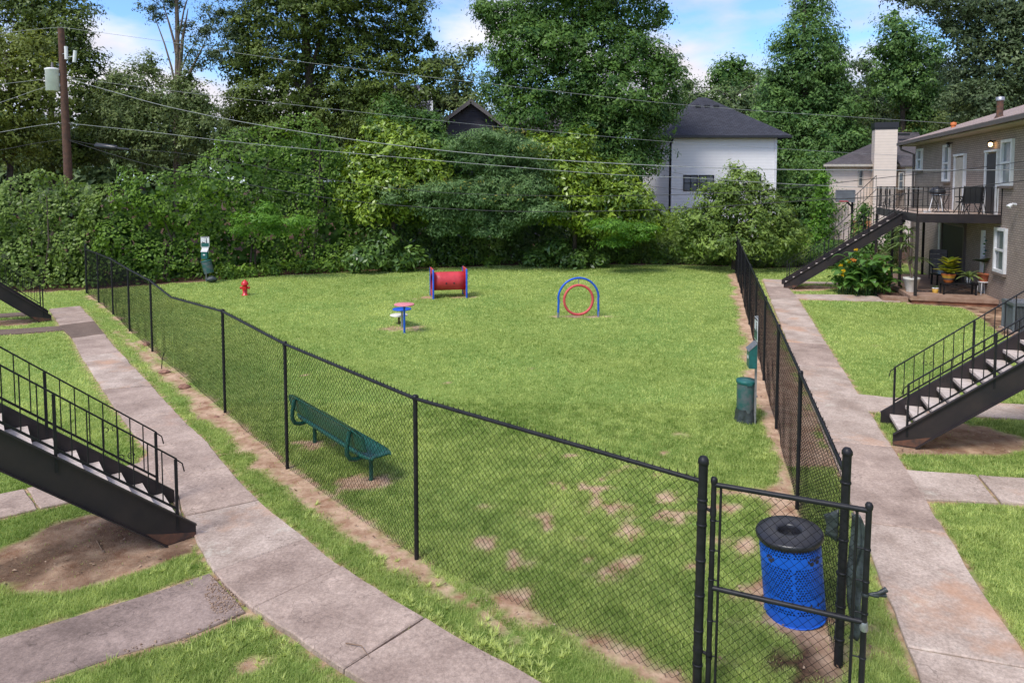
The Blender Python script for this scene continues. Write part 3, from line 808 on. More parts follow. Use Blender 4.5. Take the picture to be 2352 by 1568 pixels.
# brighter crabgrass tufts
tv, tt = [], []
for (px, py, nT) in ((955,1370,26),(1000,1430,22),(1090,1460,30),(1130,1490,26),(1220,1520,26),(870,1295,16),(1590,1060,20),(1750,1045,26),(1260,1500,20),(700,1190,14),(1640,1020,14),(470,1330,12),(410,1300,14),(1380,1010,10),(1120,845,8),(560,1450,16),(480,1490,18),(620,1500,16),(400,1530,16),(2330,1380,10),(2240,1230,10),(2010,955,14),(2030,1290,14)):
    c = G2(px, py)
    for _ in range(nT):
        q = c + RNG.normal(size=2) * 0.13
        if path_inside(np.array([q[0]]), np.array([q[1]]))[0] and random.random() < 0.8: continue
        for _b in range(16):
            an = random.uniform(0, 6.283); L_ = random.uniform(0.035, 0.095); le = random.uniform(0.5, 1.4); w = 0.005
            b0 = np.array((q[0], q[1], 0.0)); d = np.array((math.cos(an) * math.sin(le), math.sin(an) * math.sin(le), math.cos(le))) * L_
            o_ = np.array((-math.sin(an), math.cos(an), 0)) * w
            tv += [b0 - o_, b0 + o_, b0 + d]; tt.append(random.uniform(0.6, 1.0))
for _ in range(300):                                  # coarser clumps scattered in the worn turf
    zone = random.random()
    if zone < .6: q = np.array((random.uniform(-1.8, 3.6), random.uniform(6.4, 12.5)))
    elif zone < .8: q = G2(random.uniform(150, 760), random.uniform(1440, 1566))
    else: q = G2(random.uniform(2120, 2350), random.uniform(1160, 1500))
    if path_inside(q[:1], q[1:])[0] or bare_at(q[:1], q[1:])[0] > .7: continue
    bt = random.uniform(.1, .55)
    for _b in range(26):
        an = random.uniform(0, 6.283); L_ = random.uniform(0.04, 0.10); le = random.uniform(0.3, 1.3); w = 0.006; q3 = q + RNG.normal(size=2) * .035
        b0 = np.array((q3[0], q3[1], 0.0)); d = np.array((math.cos(an) * math.sin(le), math.sin(an) * math.sin(le), math.cos(le))) * L_
        o_ = np.array((-math.sin(an), math.cos(an), 0)) * w
        tv += [b0 - o_, b0 + o_, b0 + d]; tt.append(bt + random.uniform(-.1, .2))
tv = np.array(tv)
tag(link('crabgrass', npmesh('crabgrass', tv, np.arange(len(tv)).reshape(-1, 3), np.array(tt)), 'grass_blades'), 'bright tufts of crabgrass along the walk edges', 'weeds', kind='stuff')
# leaf litter and straw flecks on bare ground
n = 26000
lx = RNG.uniform(-14, 14, n); ly = RNG.uniform(5.3, 34, n)
bb = bare_at(lx, ly); ok = (bb > 0.6) & ~path_inside(lx, ly) & (np.abs(lx) < ly * 0.8 + .5) & (ly < hedge_y(lx) + 1.0)
P = np.stack([lx[ok], ly[ok], np.full(ok.sum(), 0.022)], 1)
V, F = leaves(P, np.array((0, 0, 1.0)) + unit(len(P)) * 0.45, RNG.uniform(0.015, 0.05, len(P)) * (1 + P[:, 1] * 0.02), 0.5, True)
leafmat('litter_fleck', (0.12, 0.06, 0.035), (0.50, 0.36, 0.24), 0.1)
tag(link('leaf_litter', npmesh('leaf_litter', V, F, RNG.random(len(F))), 'litter_fleck'), 'dead leaves and straw scattered on the bare clay', 'leaf litter', kind='stuff')

# stones and rubble along the left fence
def stone(px, py, r, lab, m='stone_red', fl=0.55):
    c = G(px, py); mb = MB(); n = 8; vs = [(0, 0, 1)]
    for i, (z, q) in enumerate(((0.75, .6), (0.2, 1.0), (-0.4, 0.9))):
        for k_ in range(n):
            a_ = 6.283 * (k_ + i * .5) / n; s_ = q * random.uniform(0.75, 1.2); vs.append((math.cos(a_) * s_, math.sin(a_) * s_ * .8, z * random.uniform(.8, 1.1)))
    fs = [(0, 1 + k_, 1 + (k_ + 1) % n) for k_ in range(n)]
    for i in range(2):
        for k_ in range(n): fs.append((1 + i * n + k_, 1 + (i + 1) * n + k_, 1 + (i + 1) * n + (k_ + 1) % n, 1 + i * n + (k_ + 1) % n))
    mb.add([(x * r, y * r, z * r * fl) for x, y, z in vs], fs)
    o = part('stone', mb, m); o.location = (c[0], c[1], r * fl * 0.3); return tag(o, lab, 'stone')
stone(378, 856, 0.14, 'pinkish broken stone at the foot of the left fence below the dipping rail', fl=.4)
stone(424, 891, 0.13, 'rounded reddish stone beside the dirt strip, nearest of the fence stones')
stone(337, 793, 0.10, 'small pale stone against the fence where the rail dips', fl=.7)
stone(497, 958, 0.05, 'tiny white pebble at the base of a left fence post')
tw = MB(); a_, b_ = G(794, 1476, TOP + .03), G(848, 1508, TOP + .03)
tw.tube([a_, (a_ + b_) / 2 + np.array((0.03, 0.03, 0.02)), b_], [0.006, 0.005, 0.002], 5)
tag(part('twig', tw, 'twig'), 'thin fallen twig lying across a joint of the foreground walk', 'twig')
tw = MB(); a_, b_ = G(222, 1240, .02), G(236, 1265, .02); tw.tube([a_, b_], 0.008, 5)
tag(part('twig', tw, 'twig'), 'brown stick lying on the bare dirt under the near left staircase', 'twig')

gv = []
for (poly, n_) in (([(482,1330),(520,1335),(566,1392),(500,1420),(470,1380)], 330), ([(280,1495),(420,1462),(560,1400),(575,1412),(430,1475),(290,1512)], 110), ([(660,1110),(760,1190),(900,1290),(880,1300),(740,1200),(640,1120)], 40), ([(1080,1355),(1300,1450),(1500,1530),(1480,1545),(1280,1460),(1060,1368)], 60)):
    w_ = np.array([G2(*p_) for p_ in poly]); lo_, hi_ = w_.min(0), w_.max(0); q_ = RNG.uniform(lo_, hi_, (n_ * 4, 2)); q_ = q_[in_poly(q_[:, 0], q_[:, 1], w_)][:n_]; gv.append(q_)
gv = np.concatenate(gv); gr_ = RNG.uniform(.004, .013, len(gv)); oc = np.array([(1,0,0),(-1,0,0),(0,1,0),(0,-1,0),(0,0,.8),(0,0,-.8)])
V = (np.c_[gv, np.full(len(gv), .026)][:, None, :] + oc[None] * gr_[:, None, None] * RNG.uniform(.7, 1.3, (len(gv), 6, 1))).reshape(-1, 3)
of = np.array([(0,2,4),(2,1,4),(1,3,4),(3,0,4),(2,0,5),(1,2,5),(3,1,5),(0,3,5)]); F = (np.arange(len(gv))[:, None, None] * 6 + of[None]).reshape(-1, 3)
leafmat('gravel', (0.20, 0.12, 0.08), (0.50, 0.36, 0.26), 0.0)
tag(link('gravel', npmesh('gravel', V, F, np.repeat(RNG.random(len(gv)), 8)), 'gravel'), 'loose pale gravel and broken asphalt crumbs by the paths', 'gravel', kind='stuff')

# ================================================================ CHAIN LINK FENCES
CW = 0.038; WR = 0.0019
def wires(A, B_, ta, tb, zb=0.02, spikes=True, sag=0.0, cw=CW):
    """woven wire between two plan points, top heights ta..tb"""
    A = np.array(A[:2]); B_ = np.array(B_[:2]); Ln = np.linalg.norm(B_ - A); e = (B_ - A) / Ln; nrm = np.array((-e[1], e[0]))
    nw = max(2, int(round(Ln / cw))); w = Ln / nw; rows = int((max(ta, tb) + 0.035 - zb) / w)
    out_v, out_f = [], []
    i = np.arange(nw)[:, None]; j = np.arange(rows + 1)[None, :]
    ph = np.where((i + j) % 2 == 0, -0.5, 0.5)
    u = (i + 0.5 + ph * 1.0) * w + np.zeros_like(j)
    f = np.clip(u / Ln, 0, 1)
    top = ta + (tb - ta) * f - sag * np.sin(f * math.pi) + 0.035
    z = zb + (top - zb) * (j / rows)
    wob = (vnoise(u * 2 + A[0], z * 2.5, A[1], 1.0) - .5) * 0.05 * np.clip(1.2 - z, 0, 1)
    dn = np.where(j % 2 == 0, 0.003, -0.003) * np.where(i % 2 == 0, 1, 1) + wob
    P = np.stack([A[0] + e[0] * u + nrm[0] * dn, A[1] + e[1] * u + nrm[1] * dn, z], -1)  # nw, rows+1, 3
    ring = np.array([(math.cos(t), math.sin(t)) for t in (0.5, 0.5 + 2.094, 0.5 + 4.189)]) * WR
    e3 = np.array((e[0], e[1], 0)); n3 = np.array((nrm[0], nrm[1], 0))
    Vv = P[:, :, None, :] + ring[None, None, :, 0:1] * e3 * 1.35 + ring[None, None, :, 1:2] * n3 * 1.35
    Vv = Vv.reshape(-1, 3)
    ii_, jj_ = np.meshgrid(np.arange(nw), np.arange(rows), indexing='ij')
    b0 = ((ii_ * (rows + 1) + jj_) * 3).ravel()
    Fs = [np.stack([b0 + a_, b0 + (a_ + 1) % 3, b0 + 3 + (a_ + 1) % 3, b0 + 3 + a_], 1) for a_ in range(3)]
    return Vv, np.concatenate(Fs)
def fence(name_label, pts, tops, group, term=(True, True), skip_post=(), spike=True, lean=0.012):
    f = thing('chain_link_fence', name_label, 'fence', (float(pts[0][0]), float(pts[0][1]), 0))
    mbr = MB(); rail = [Vector((p[0], p[1], t)) for p, t in zip(pts, tops)]
    mbr.tube(rail, 0.021, 8)
    part('top_rail', mbr, 'black_metal', f, True)
    for i, p in enumerate(pts):
        if i in skip_post: continue
        end = (i == 0 and term[0]) or (i == len(pts) - 1 and term[1])
        mb = MB(); h = tops[i] + (0.17 if end else 0.015); r = 0.038 if end else 0.026
        lx = lean * 1.0 * h
        mb.tube([(p[0] - 0.0, p[1], -0.05), (p[0] + lx if end else p[0], p[1], h)], r, 10)
        if end: mb.lathe([(0.0, .045), (0.028, .035), (0.044, .01), (0.046, -.02), (0.038, -.03)][::-1], (p[0] + lx, p[1], h), 12)
        else: mb.lathe([(0.033, -.035), (0.035, .0), (0.03, .025), (0, .03)], (p[0], p[1], h), 10)
        part('post', mb, 'black_metal', f, True)
        if end:
            for z in (0.25, 0.55, 0.85, 1.15, 1.45, 1.66):
                mb = MB(); mb.lathe([(0.040, -.011), (0.044, -.009), (0.044, .009), (0.040, .011)], (p[0] + lx * z / h, p[1], z), 12)
                part('band', mb, 'black_metal', f, True)
    for i in range(len(pts) - 1):
        Vv, Ff = wires(pts[i], pts[i + 1], tops[i], tops[i + 1])
        me = npmesh('wire_mesh', Vv, Ff, smooth=True)
        o = link('wire_mesh', me, 'wire_coat', f, True); o['kind'] = 'stuff'
    # barbs of twisted wire standing above the rail
    if spike:
        mb = MB()
        for i in range(len(pts) - 1):
            A, B_ = Vector((*pts[i], tops[i])), Vector((*pts[i + 1], tops[i + 1])); n_ = int((B_ - A).length / CW / 2)
            for k_ in range(n_):
                p = A.lerp(B_, (k_ + .5) / n_)
                if p.y > 26: continue
                q = p + Vector((random.uniform(-.012, .012), random.uniform(-.012, .012), random.uniform(.045, .065)))
                mb.tube([p, q], [0.0065, 0.003], 3, False)
        o = part('barbs', mb, 'black_metal', f, True); o['kind'] = 'stuff'
    # ties
    mb = MB()
    for i in range(len(pts) - 1):
        A, B_ = Vector((*pts[i], tops[i])), Vector((*pts[i + 1], tops[i + 1]))
        for k_ in range(1, 5):
            p = A.lerp(B_, k_ / 5); d = (B_ - A).normalized() * 0.006
            mb.tube([p - d, p + d], 0.025, 8, False)
    o = part('ties', mb, 'black_metal', f, True); o['kind'] = 'stuff'
    return f
H = 1.80
def ztop(px, py, p): return float(D(px, py, p[1])[2])
QK = Q1 + (P1 - Q1) * 0.36
fence('long black chain link fence behind the bench, its rail dipping midway',
      [E0, Q4, Q3, Q2, Q1, QK, P1, P2, P3, P4], [1.72, 1.76, 1.80, 1.80, 1.80, 1.66, ztop(514,715,P1), ztop(664,790,P2), ztop(961,915,P3), ztop(1605,1104,P4)], None, (True, True), skip_post=(5,))
fence('straight black chain link fence along the right walk from the gate to the hedge',
      RIGHT_LINE, [1.76] + [1.79] * 9, None, (True, True))
# stub of a broken wire stay leaning in the left fence
sb = MB(); a_ = G(371, 847); sb.tube([a_, a_ + np.array((0.02, 0, 0.2)), a_ + np.array((0.07, 0, 0.38))], 0.010, 6)
tag(part('bent_stake', sb, 'black_metal'), 'short bent black stake at the foot of the left fence where its rail dips', 'stake')

# ---- gate, swung slightly outward
GA = G2(1640,1112,1.80); GB = G2(1996,1172,1.80)
gt = thing('gate', 'black chain link gate with a middle rail in front of the blue can', 'gate', (GA[0], GA[1], 0))
ge = (GB - GA) / np.linalg.norm(GB - GA)
def gp(f, z): q = GA + (GB - GA) * f; return (q[0] + 0.012 * (z - 1.8), q[1], z)
for nm, f in (('stile', 0.0), ('stile', 1.0)):
    mb = MB(); mb.tube([gp(f, 0.06), gp(f, 1.84)], 0.022, 10); mb.lathe([(0.026, -.03), (0.03, 0), (0.02, .02), (0, .025)], gp(f, 1.84), 10)
    part(nm, mb, 'black_metal', gt, True)
for z in (0.08, 0.93, 1.80):
    mb = MB(); mb.tube([gp(0.0, z), gp(1.0, z)], 0.021, 10); part('rail', mb, 'black_metal', gt, True)
for f in (0.05, 0.93):
    mb = MB(); mb.tube([gp(f, 0.10), gp(f, 1.78)], 0.011, 6); part('tension_bar', mb, 'black_metal', gt, True)
Vv, Ff = wires(GA + ge * 0.05, GB - ge * 0.08, 1.765, 1.765, zb=0.07)
Vv[:, 0] += 0.012 * (Vv[:, 2] - 1.8)
o = link('wire_mesh', npmesh('wire_mesh', Vv, Ff, smooth=True), 'wire_coat', gt, True); o['kind'] = 'stuff'
for z in (0.38, 1.60):
    mb = MB(); q0 = np.array((P4[0] + 0.012 * z, P4[1], z)); q1 = np.array(gp(0, z - .03))
    mb.tube([q0, q1], 0.013, 6); mb.lathe([(0.027, -.03), (0.027, .03)], q1, 10); mb.lathe([(0.043, -.015), (0.043, .015)], q0, 12)
    part('hinge', mb, 'black_metal', gt, True)
for f in (0.0, 1.0):
    for z in (0.35, 0.65, 1.0, 1.25, 1.5):
        mb = MB(); mb.lathe([(0.023, -.008), (0.027, -.006), (0.027, .006), (0.023, .008)], gp(f, z), 10); mb.tube([gp(f, z), gp(0.05 if f == 0 else .93, z)], 0.006, 5)
        part('band', mb, 'black_metal', gt, True)
mb = MB(); mb.lathe([(0.026, -.035), (0.03, -.02), (0.03, .02), (0.026, .035)], gp(1.0, 0.90), 10); part('latch', mb, 'galvanised', gt, True)
# knotted black bag on the latch stile
mb = MB(); q = Vector(gp(1.0, 1.15))
for dx, dy, dz, r in ((.09, -.01, .0, .022), (.15, -.02, .05, .02), (.15, -.01, .0, .018), (.05, 0, 0, .013)):
    mb.tube([q + Vector((.02, 0, 0)), q + Vector((dx * .6, dy, dz * .4)), q + Vector((dx, dy, dz))], [.010, r * .7, r], 6)
mb.lathe([(0.026, -.012), (0.030, 0), (0.026, .012)], q, 10)
tag(part('plastic_bag', mb, 'bag_black'), 'small black plastic bag knotted round the free stile of the gate', 'bag')
# torn black screen cloth hanging behind the gate from the post
def crumple(fn, nu, nv, mname, name, label, cat, th=0.0, amp=0.02, sc=6):
    vs, fs = [], []
    for j in range(nv + 1):
        for i in range(nu + 1):
            p = np.array(fn(i / nu, j / nv), float)
            p += (np.array([vnoise(np.array([p[0] * sc + a_ * 9]), np.array([p[1] * sc]), p[2] * sc)[0] for a_ in range(3)]) - .5) * amp
            vs.append(p)
    for j in range(nv):
        for i in range(nu):
            k_ = j * (nu + 1) + i; fs.append((k_, k_ + 1, k_ + nu + 2, k_ + nu + 1))
    mb = MB().add(vs, fs, True); o = part(name, mb, mname)
    if th:
        m_ = o.modifiers.new('solid', 'SOLIDIFY'); m_.thickness = th
    return tag(o, label, cat) if label else o
def cl(u, v):
    z = 1.42 - 1.12 * v
    wdt = 0.04 + 0.11 * math.sin(min(1, v * 1.35 + .12) * 2.3) * (1 - v * .45)
    x = DP[0] + 0.035 + u * wdt + 0.02 * math.sin(v * 9)
    return (x, DP[1] - 0.06 - 0.5 * u * wdt + 0.02 * math.sin(u * 9 + v * 5), z)
crumple(cl, 10, 26, 'bag_black', 'screen_cloth', 'torn crumpled black cloth hanging beside the right gate post', 'cloth', 0.004, 0.035, 8)
def cl2(u, v): return (DP[0] - 0.02 - u * .09, DP[1] + .03 + .05 * u, 1.42 - .30 * v - .10 * u + .10 * u * v)
crumple(cl2, 6, 5, 'bag_black', 'screen_cloth', 'small black rag flapping on the inside of the right gate post', 'cloth', 0.004, 0.05, 9)

# ================================================================ STAIRCASES
def staircase(label, foot, d, width_dir, width, n_tr, run, rise, group, t_foot=-0.30, both=True, orn=True, nb_step=1):
    """foot: plan point of the near stringer where its lower edge meets the ground; d: plan direction of climb;
    width_dir: plan direction from near to far stringer"""
    d = np.array(d, float); d /= np.linalg.norm(d); w = np.array(width_dir, float); w /= np.linalg.norm(w); sl = rise / run
    st = thing('staircase', label, 'stairs', (foot[0], foot[1], 0))
    top_t = n_tr * run
    c = math.sqrt(1 + sl * sl)
    vth = 0.41                                       # vertical depth of the stringer
    def pt(side, t, z): q = np.array(foot) + d * t + w * side; return (q[0], q[1], z)
    for sgn, side in ((-1, 0.0), (1, width)):
        mb = MB(); poly = [(t_foot, 0.02), (t_foot, vth + sl * t_foot + 0.02), (top_t, vth + sl * top_t), (top_t, sl * top_t), (0.02, 0.0)]
        th = 0.012; vs = [pt(side - th / 2, t, z) for t, z in poly] + [pt(side + th / 2, t, z) for t, z in poly]; n = 5
        mb.add(vs, [(0, 1, 2, 3, 4), (9, 8, 7, 6, 5)] + [(i, i + n, (i + 1) % n + n, (i + 1) % n) for i in range(n)])
        # flanges
        for (ta, za, tb, zb) in ((t_foot, vth + sl * t_foot + .02, top_t, vth + sl * top_t), (0.02, 0.006, top_t, sl * top_t)):
            mb.bar(pt(side - sgn * -0.028 * (1 if sgn > 0 else 1), ta, za), pt(side - sgn * -0.028, tb, zb), 0.055, 0.012)
        part('stringer', mb, 'stair_metal', st, True)
        # dusty clay splash at the foot
        mb = MB(); dz = [(t_foot + .002, 0.025), (t_foot + .002, 0.07), (0.06, 0.16), (0.24, sl * .24 + .012), (0.03, 0.012)]
        o_ = side + (-0.0085 if sgn < 0 else 0.0085)
        mb.add([pt(o_, t, z) for t, z in dz], [(0, 1, 2, 3, 4)]); part('dirt_splash', mb, 'rust_dust', st, True)
    for i in range(n_tr):
        t0 = -0.16 + i * run; z = 0.19 + i * rise * 1.0
        mb = MB(); a_ = pt(0.012, t0, z); b_ = pt(width - 0.012, t0, z)
        q = [pt(0.012, t0, z), pt(width - 0.012, t0, z), pt(width - 0.012, t0 + run + .03, z), pt(0.012, t0 + run + .03, z)]
        vs = [(x, y, zz - 0.055) for x, y, zz in q] + q
        mb.add(vs, [(3, 2, 1, 0), (4, 5, 6, 7), (0, 1, 5, 4), (1, 2, 6, 5), (2, 3, 7, 6), (3, 0, 4, 7)])
        part('tread', mb, 'tread_concrete', st, True)
        mb = MB(); mb.bar(pt(0.03, t0 + .01, z - .065), pt(width - .03, t0 + .01, z - .065), 0.03, 0.03); part('tread_bracket', mb, 'stair_metal', st, True)
    for side in ((0.0, width) if both else (width,)):
        s0 = -0.10; zt = vth + sl * s0
        def top(t): return vth + sl * t + 0.69
        mb = MB(); mb.bar(pt(side, s0 - .01, top(s0)), pt(side, top_t, top(top_t)), 0.034, 0.014)
        mb.tube([pt(side, s0, top(s0)), pt(side, s0 - .07, top(s0) - .07), pt(side, s0 - .09, top(s0) - .17)], 0.008, 6)
        part('handrail', mb, 'black_metal', st, True)
        mb = MB(); mb.bar(pt(side, s0, vth + sl * s0 + .09), pt(side, top_t, vth + sl * top_t + .09), 0.013, 0.025)
        part('lower_rail', mb, 'black_metal', st, True)
        t = s0; k_ = 0
        while t < top_t:
            newel = (k_ % 8 == 0)
            mb = MB(); wq = 0.032 if newel else 0.0125
            z0 = vth + sl * t + (-0.16 if newel else 0.085)
            mb.bar(pt(side, t, z0), pt(side, t, top(t) - .004), wq, wq, up=(d[0], d[1], 0))
            part('newel_post' if newel else 'baluster', mb, 'black_metal', st, True)
            k_ += 1; t += run * 0.62
        if orn:
            for t in (s0 + run * 0.62 * 3.5,):
                for sx in (-1, 1):
                    mb = MB(); pts = []
                    for q in range(13):
                        a_ = q / 12 * 5.2; r_ = 0.055 * (1 - q / 16)
                        pts.append(pt(side, t + sx * (0.045 + r_ * math.cos(a_) * .8), vth + sl * t + 0.40 + r_ * math.sin(a_)))
                    mb.tube(pts, 0.005, 5); part('scroll', mb, 'black_metal', st, True)
    return st
DL = (-0.78, -0.62); WL = (-0.62, 0.78)
staircase('black steel staircase with concrete treads in the left foreground', G2(388,1252), DL, WL, 1.10, 14, 0.235, 0.203, None)
staircase('black steel staircase at the far left before the hedge', G2(91.5,740), DL, WL, 1.05, 15, 0.235, 0.203, None)
DR = (0.945, -0.327); WRD = (0.327, 0.945)
staircase('black steel staircase with pale treads in the right foreground', G2(2098,1028), DR, WRD, 1.08, 14, 0.235, 0.184, None)
EX = np.array((0.299, 0.954)); NX = np.array((0.954, -0.299))    # along the apartment wall, and into it
fs_ = G2(1818,664)
staircase('black steel staircase climbing to the balcony behind the right fence', fs_, NX, EX, 1.05, 14, 0.285, 0.2, None)

# ================================================================ DOG PARK FURNITURE
def holes_cylinder(mb, r, z0, z1, ncol, pitch_z, solid, hole=0.36, sides=6):
    """perforated sheet: every cell of the grid is a square with a real hexagonal opening; solid(k, z) leaves it whole"""
    nr = int(round((z1 - z0) / pitch_z)); dz = (z1 - z0) / nr; da = 2 * math.pi / ncol
    for j in range(nr):
        for i in range(ncol):
            a0 = i * da + (j % 2) * da / 2; za = z0 + j * dz
            def P(u, v): a_ = a0 + u * da; return (r * math.cos(a_), r * math.sin(a_), za + v * dz)
            if solid(a0 + da / 2, za + dz / 2):
                mb.add([P(0, 0), P(1, 0), P(1, 1), P(0, 1)], [(0, 1, 2, 3)]); continue
            sq = [(0, 0), (.5, 0), (1, 0), (1, 1), (.5, 1), (0, 1)]
            ang = [math.atan2(v - .5, u - .5) for u, v in sq]
            hx = [(.5 + hole * math.cos(t), .5 + hole * math.sin(t)) for t in ang]
            vs = [P(*q) for q in sq] + [P(*q) for q in hx]
            mb.add(vs, [(q, (q + 1) % 6, 6 + (q + 1) % 6, 6 + q) for q in range(6)])
# --- blue perforated litter can
cb = G2(1826, 1406); ct = D(1814, 1226, cb[1])
can = thing('trash_can', 'blue perforated steel litter can with black lid standing behind the gate', 'litter bin', (cb[0], cb[1], 0))
can.rotation_euler = (0, -R(5.5), 0)
RC = 0.285
def solid(a_, z): return z < 0.14 or 0.20 < z < 0.28 or 0.61 < z < 0.71 or ((a_ - 4.35) % (math.pi / 2.5)) < 0.10
mb = MB(); holes_cylinder(mb, RC, 0.02, 0.80, 64, 0.0245, solid, hole=0.37); part('basket', mb, 'blue_can', can)
mb = MB(); mb.lathe([(RC - .03, 0.05), (RC - .03, 0.76)], (0, 0, 0), 32); part('liner', mb, 'black_plastic', can)
for z in (0.02, 0.80):
    mb = MB(); mb.tube([(RC * math.cos(t), RC * math.sin(t), z) for t in np.linspace(0, 2 * math.pi, 37)], 0.010, 6, False); part('hoop', mb, 'blue_can', can)
mb = MB(); mb.lathe([(0.30, 0.78), (0.312, 0.80), (0.315, 0.828), (0.306, 0.842), (0.29, 0.850), (0.125, 0.858), (0.108, 0.852), (0.100, 0.84), (0.098, 0.80)], (0, 0, 0), 44); lid = part('lid', mb, 'black_plastic', can)
mb = MB(); mb.lathe([(0.0, 0.60), (0.10, 0.62), (0.099, 0.80)], (0, 0, 0), 24); part('lid_throat', mb, 'cloth_dark', can)
def decal(cx, cz, shapes, r=RC + .003):
    mb = MB()
    for (dx, dz, rx, rz, rot) in shapes:
        n_ = 12; ca, sa = math.cos(rot), math.sin(rot); vs = []
        for q in range(n_):
            t = 2 * math.pi * q / n_; x, z = rx * math.cos(t), rz * math.sin(t)
            X_, Z_ = dx + x * ca - z * sa, dz + x * sa + z * ca; a_ = cx + X_ / r
            vs.append((r * math.cos(a_), r * math.sin(a_), cz + Z_))
        mb.add(vs, [tuple(range(n_))])
    return mb
paw = [(0, -.016, .026, .020, 0), (-.034, .010, .011, .015, .4), (-.013, .028, .011, .016, .1), (.013, .028, .011, .016, -.1), (.034, .010, .011, .015, -.4)]
bone = [(0, 0, .045, .005, 0.12), (-.046, -.012, .011, .010, 0), (-.047, .004, .011, .010, 0), (.047, .012, .011, .010, 0), (.046, -.004, .011, .010, 0)]
for a_ in (3.65, 4.05 + 1.0, 5.30, 2.6): part('paw_shade_decal', decal(a_, 0.66, paw), 'cloth_dark', can)  # flat dark shapes painted for the shade inside the paw and bone openings
for a_ in (3.75, 4.75, 5.35): part('bone_shade_decal', decal(a_, 0.235, bone), 'cloth_dark', can)

# --- bench
bc = np.array((G2(718,1017) + G2(847,1104)) / 2); u_ = G2(847,1104) - G2(718,1017); bl = np.linalg.norm(u_); u_ /= bl
ang = math.atan2(u_[1], u_[0])
bench = thing('park_bench', 'dark green perforated metal bench behind the chain link fence', 'bench', (bc[0], bc[1], 0), ang)
# local frame: x along the bench, +y the sitting side
def rounded_panel(L0, L1, prof, th, corner):
    """panel extruded along x with rounded plan ends; prof = (y, z) polyline"""
    mb = MB(); nx_ = 26; vs = []
    m_ = len(prof)
    for s_ in (0, 1):
        for i in range(nx_ + 1):
            x = L0 + (L1 - L0) * i / nx_
            e = min(x - L0, L1 - x); k_ = 1 - 0.35 * max(0, 1 - e / corner) ** 2.2
            cy = sum(p[0] for p in prof) / m_; cz = sum(p[1] for p in prof) / m_
            for j, (y, z) in enumerate(prof):
                y2, z2 = cy + (y - cy) * k_, cz + (z - cz) * k_
                j0, j1 = prof[max(0, j - 1)], prof[min(m_ - 1, j + 1)]
                tx, tz = j1[0] - j0[0], j1[1] - j0[1]; l_ = math.hypot(tx, tz)
                vs.append((x, y2 - tz / l_ * th * s_, z2 + tx / l_ * th * s_))
    N_ = (nx_ + 1) * m_; fs = []
    for i in range(nx_):
        for j in range(m_ - 1):
            a_ = i * m_ + j; fs.append((a_, a_ + 1, a_ + m_ + 1, a_ + m_)); b_ = a_ + N_; fs.append((b_ + m_, b_ + m_ + 1, b_ + 1, b_))
        for j in (0, m_ - 1):
            a_ = i * m_ + j; fs.append((a_, a_ + m_, a_ + m_ + N_, a_ + N_))
    for i in (0, nx_):
        for j in range(m_ - 1):
            a_ = i * m_ + j; fs.append((a_, a_ + 1, a_ + 1 + N_, a_ + N_))
    return mb.add(vs, fs, True)
BL = 1.26
part('seat', rounded_panel(-BL, BL, [(-.16, .415), (-.15, .445), (-.10, .45), (.0, .44), (.15, .445), (.22, .445), (.245, .42)], .028, .30), 'bench_green', bench)
part('backrest', rounded_panel(-BL, BL, [(-.165, .52), (-.18, .545), (-.20, .60), (-.235, .78), (-.25, .835), (-.28, .84)], .028, .30), 'bench_green', bench)
for x in (-bl / 2, bl / 2):
    mb = MB(); mb.tube([(x, 0.04, -.05), (x, 0.04, .42)], 0.032, 10); part('leg', mb, 'bench_tube', bench)
    mb = MB(); mb.tube([(x, .16, .40), (x, -.02, .385), (x, -.20, .37), (x, -.29, .40), (x, -.335, .48), (x, -.33, .60), (x, -.31, .70), (x, -.29, .79)], 0.033, 10); part('back_support', mb, 'bench_tube', bench)
for x in (-.9, 0, .9):
    mb = MB(); mb.bar((x, -.16, .40), (x, .22, .40), .04, .02); part('seat_rib', mb, 'bench_tube', bench)

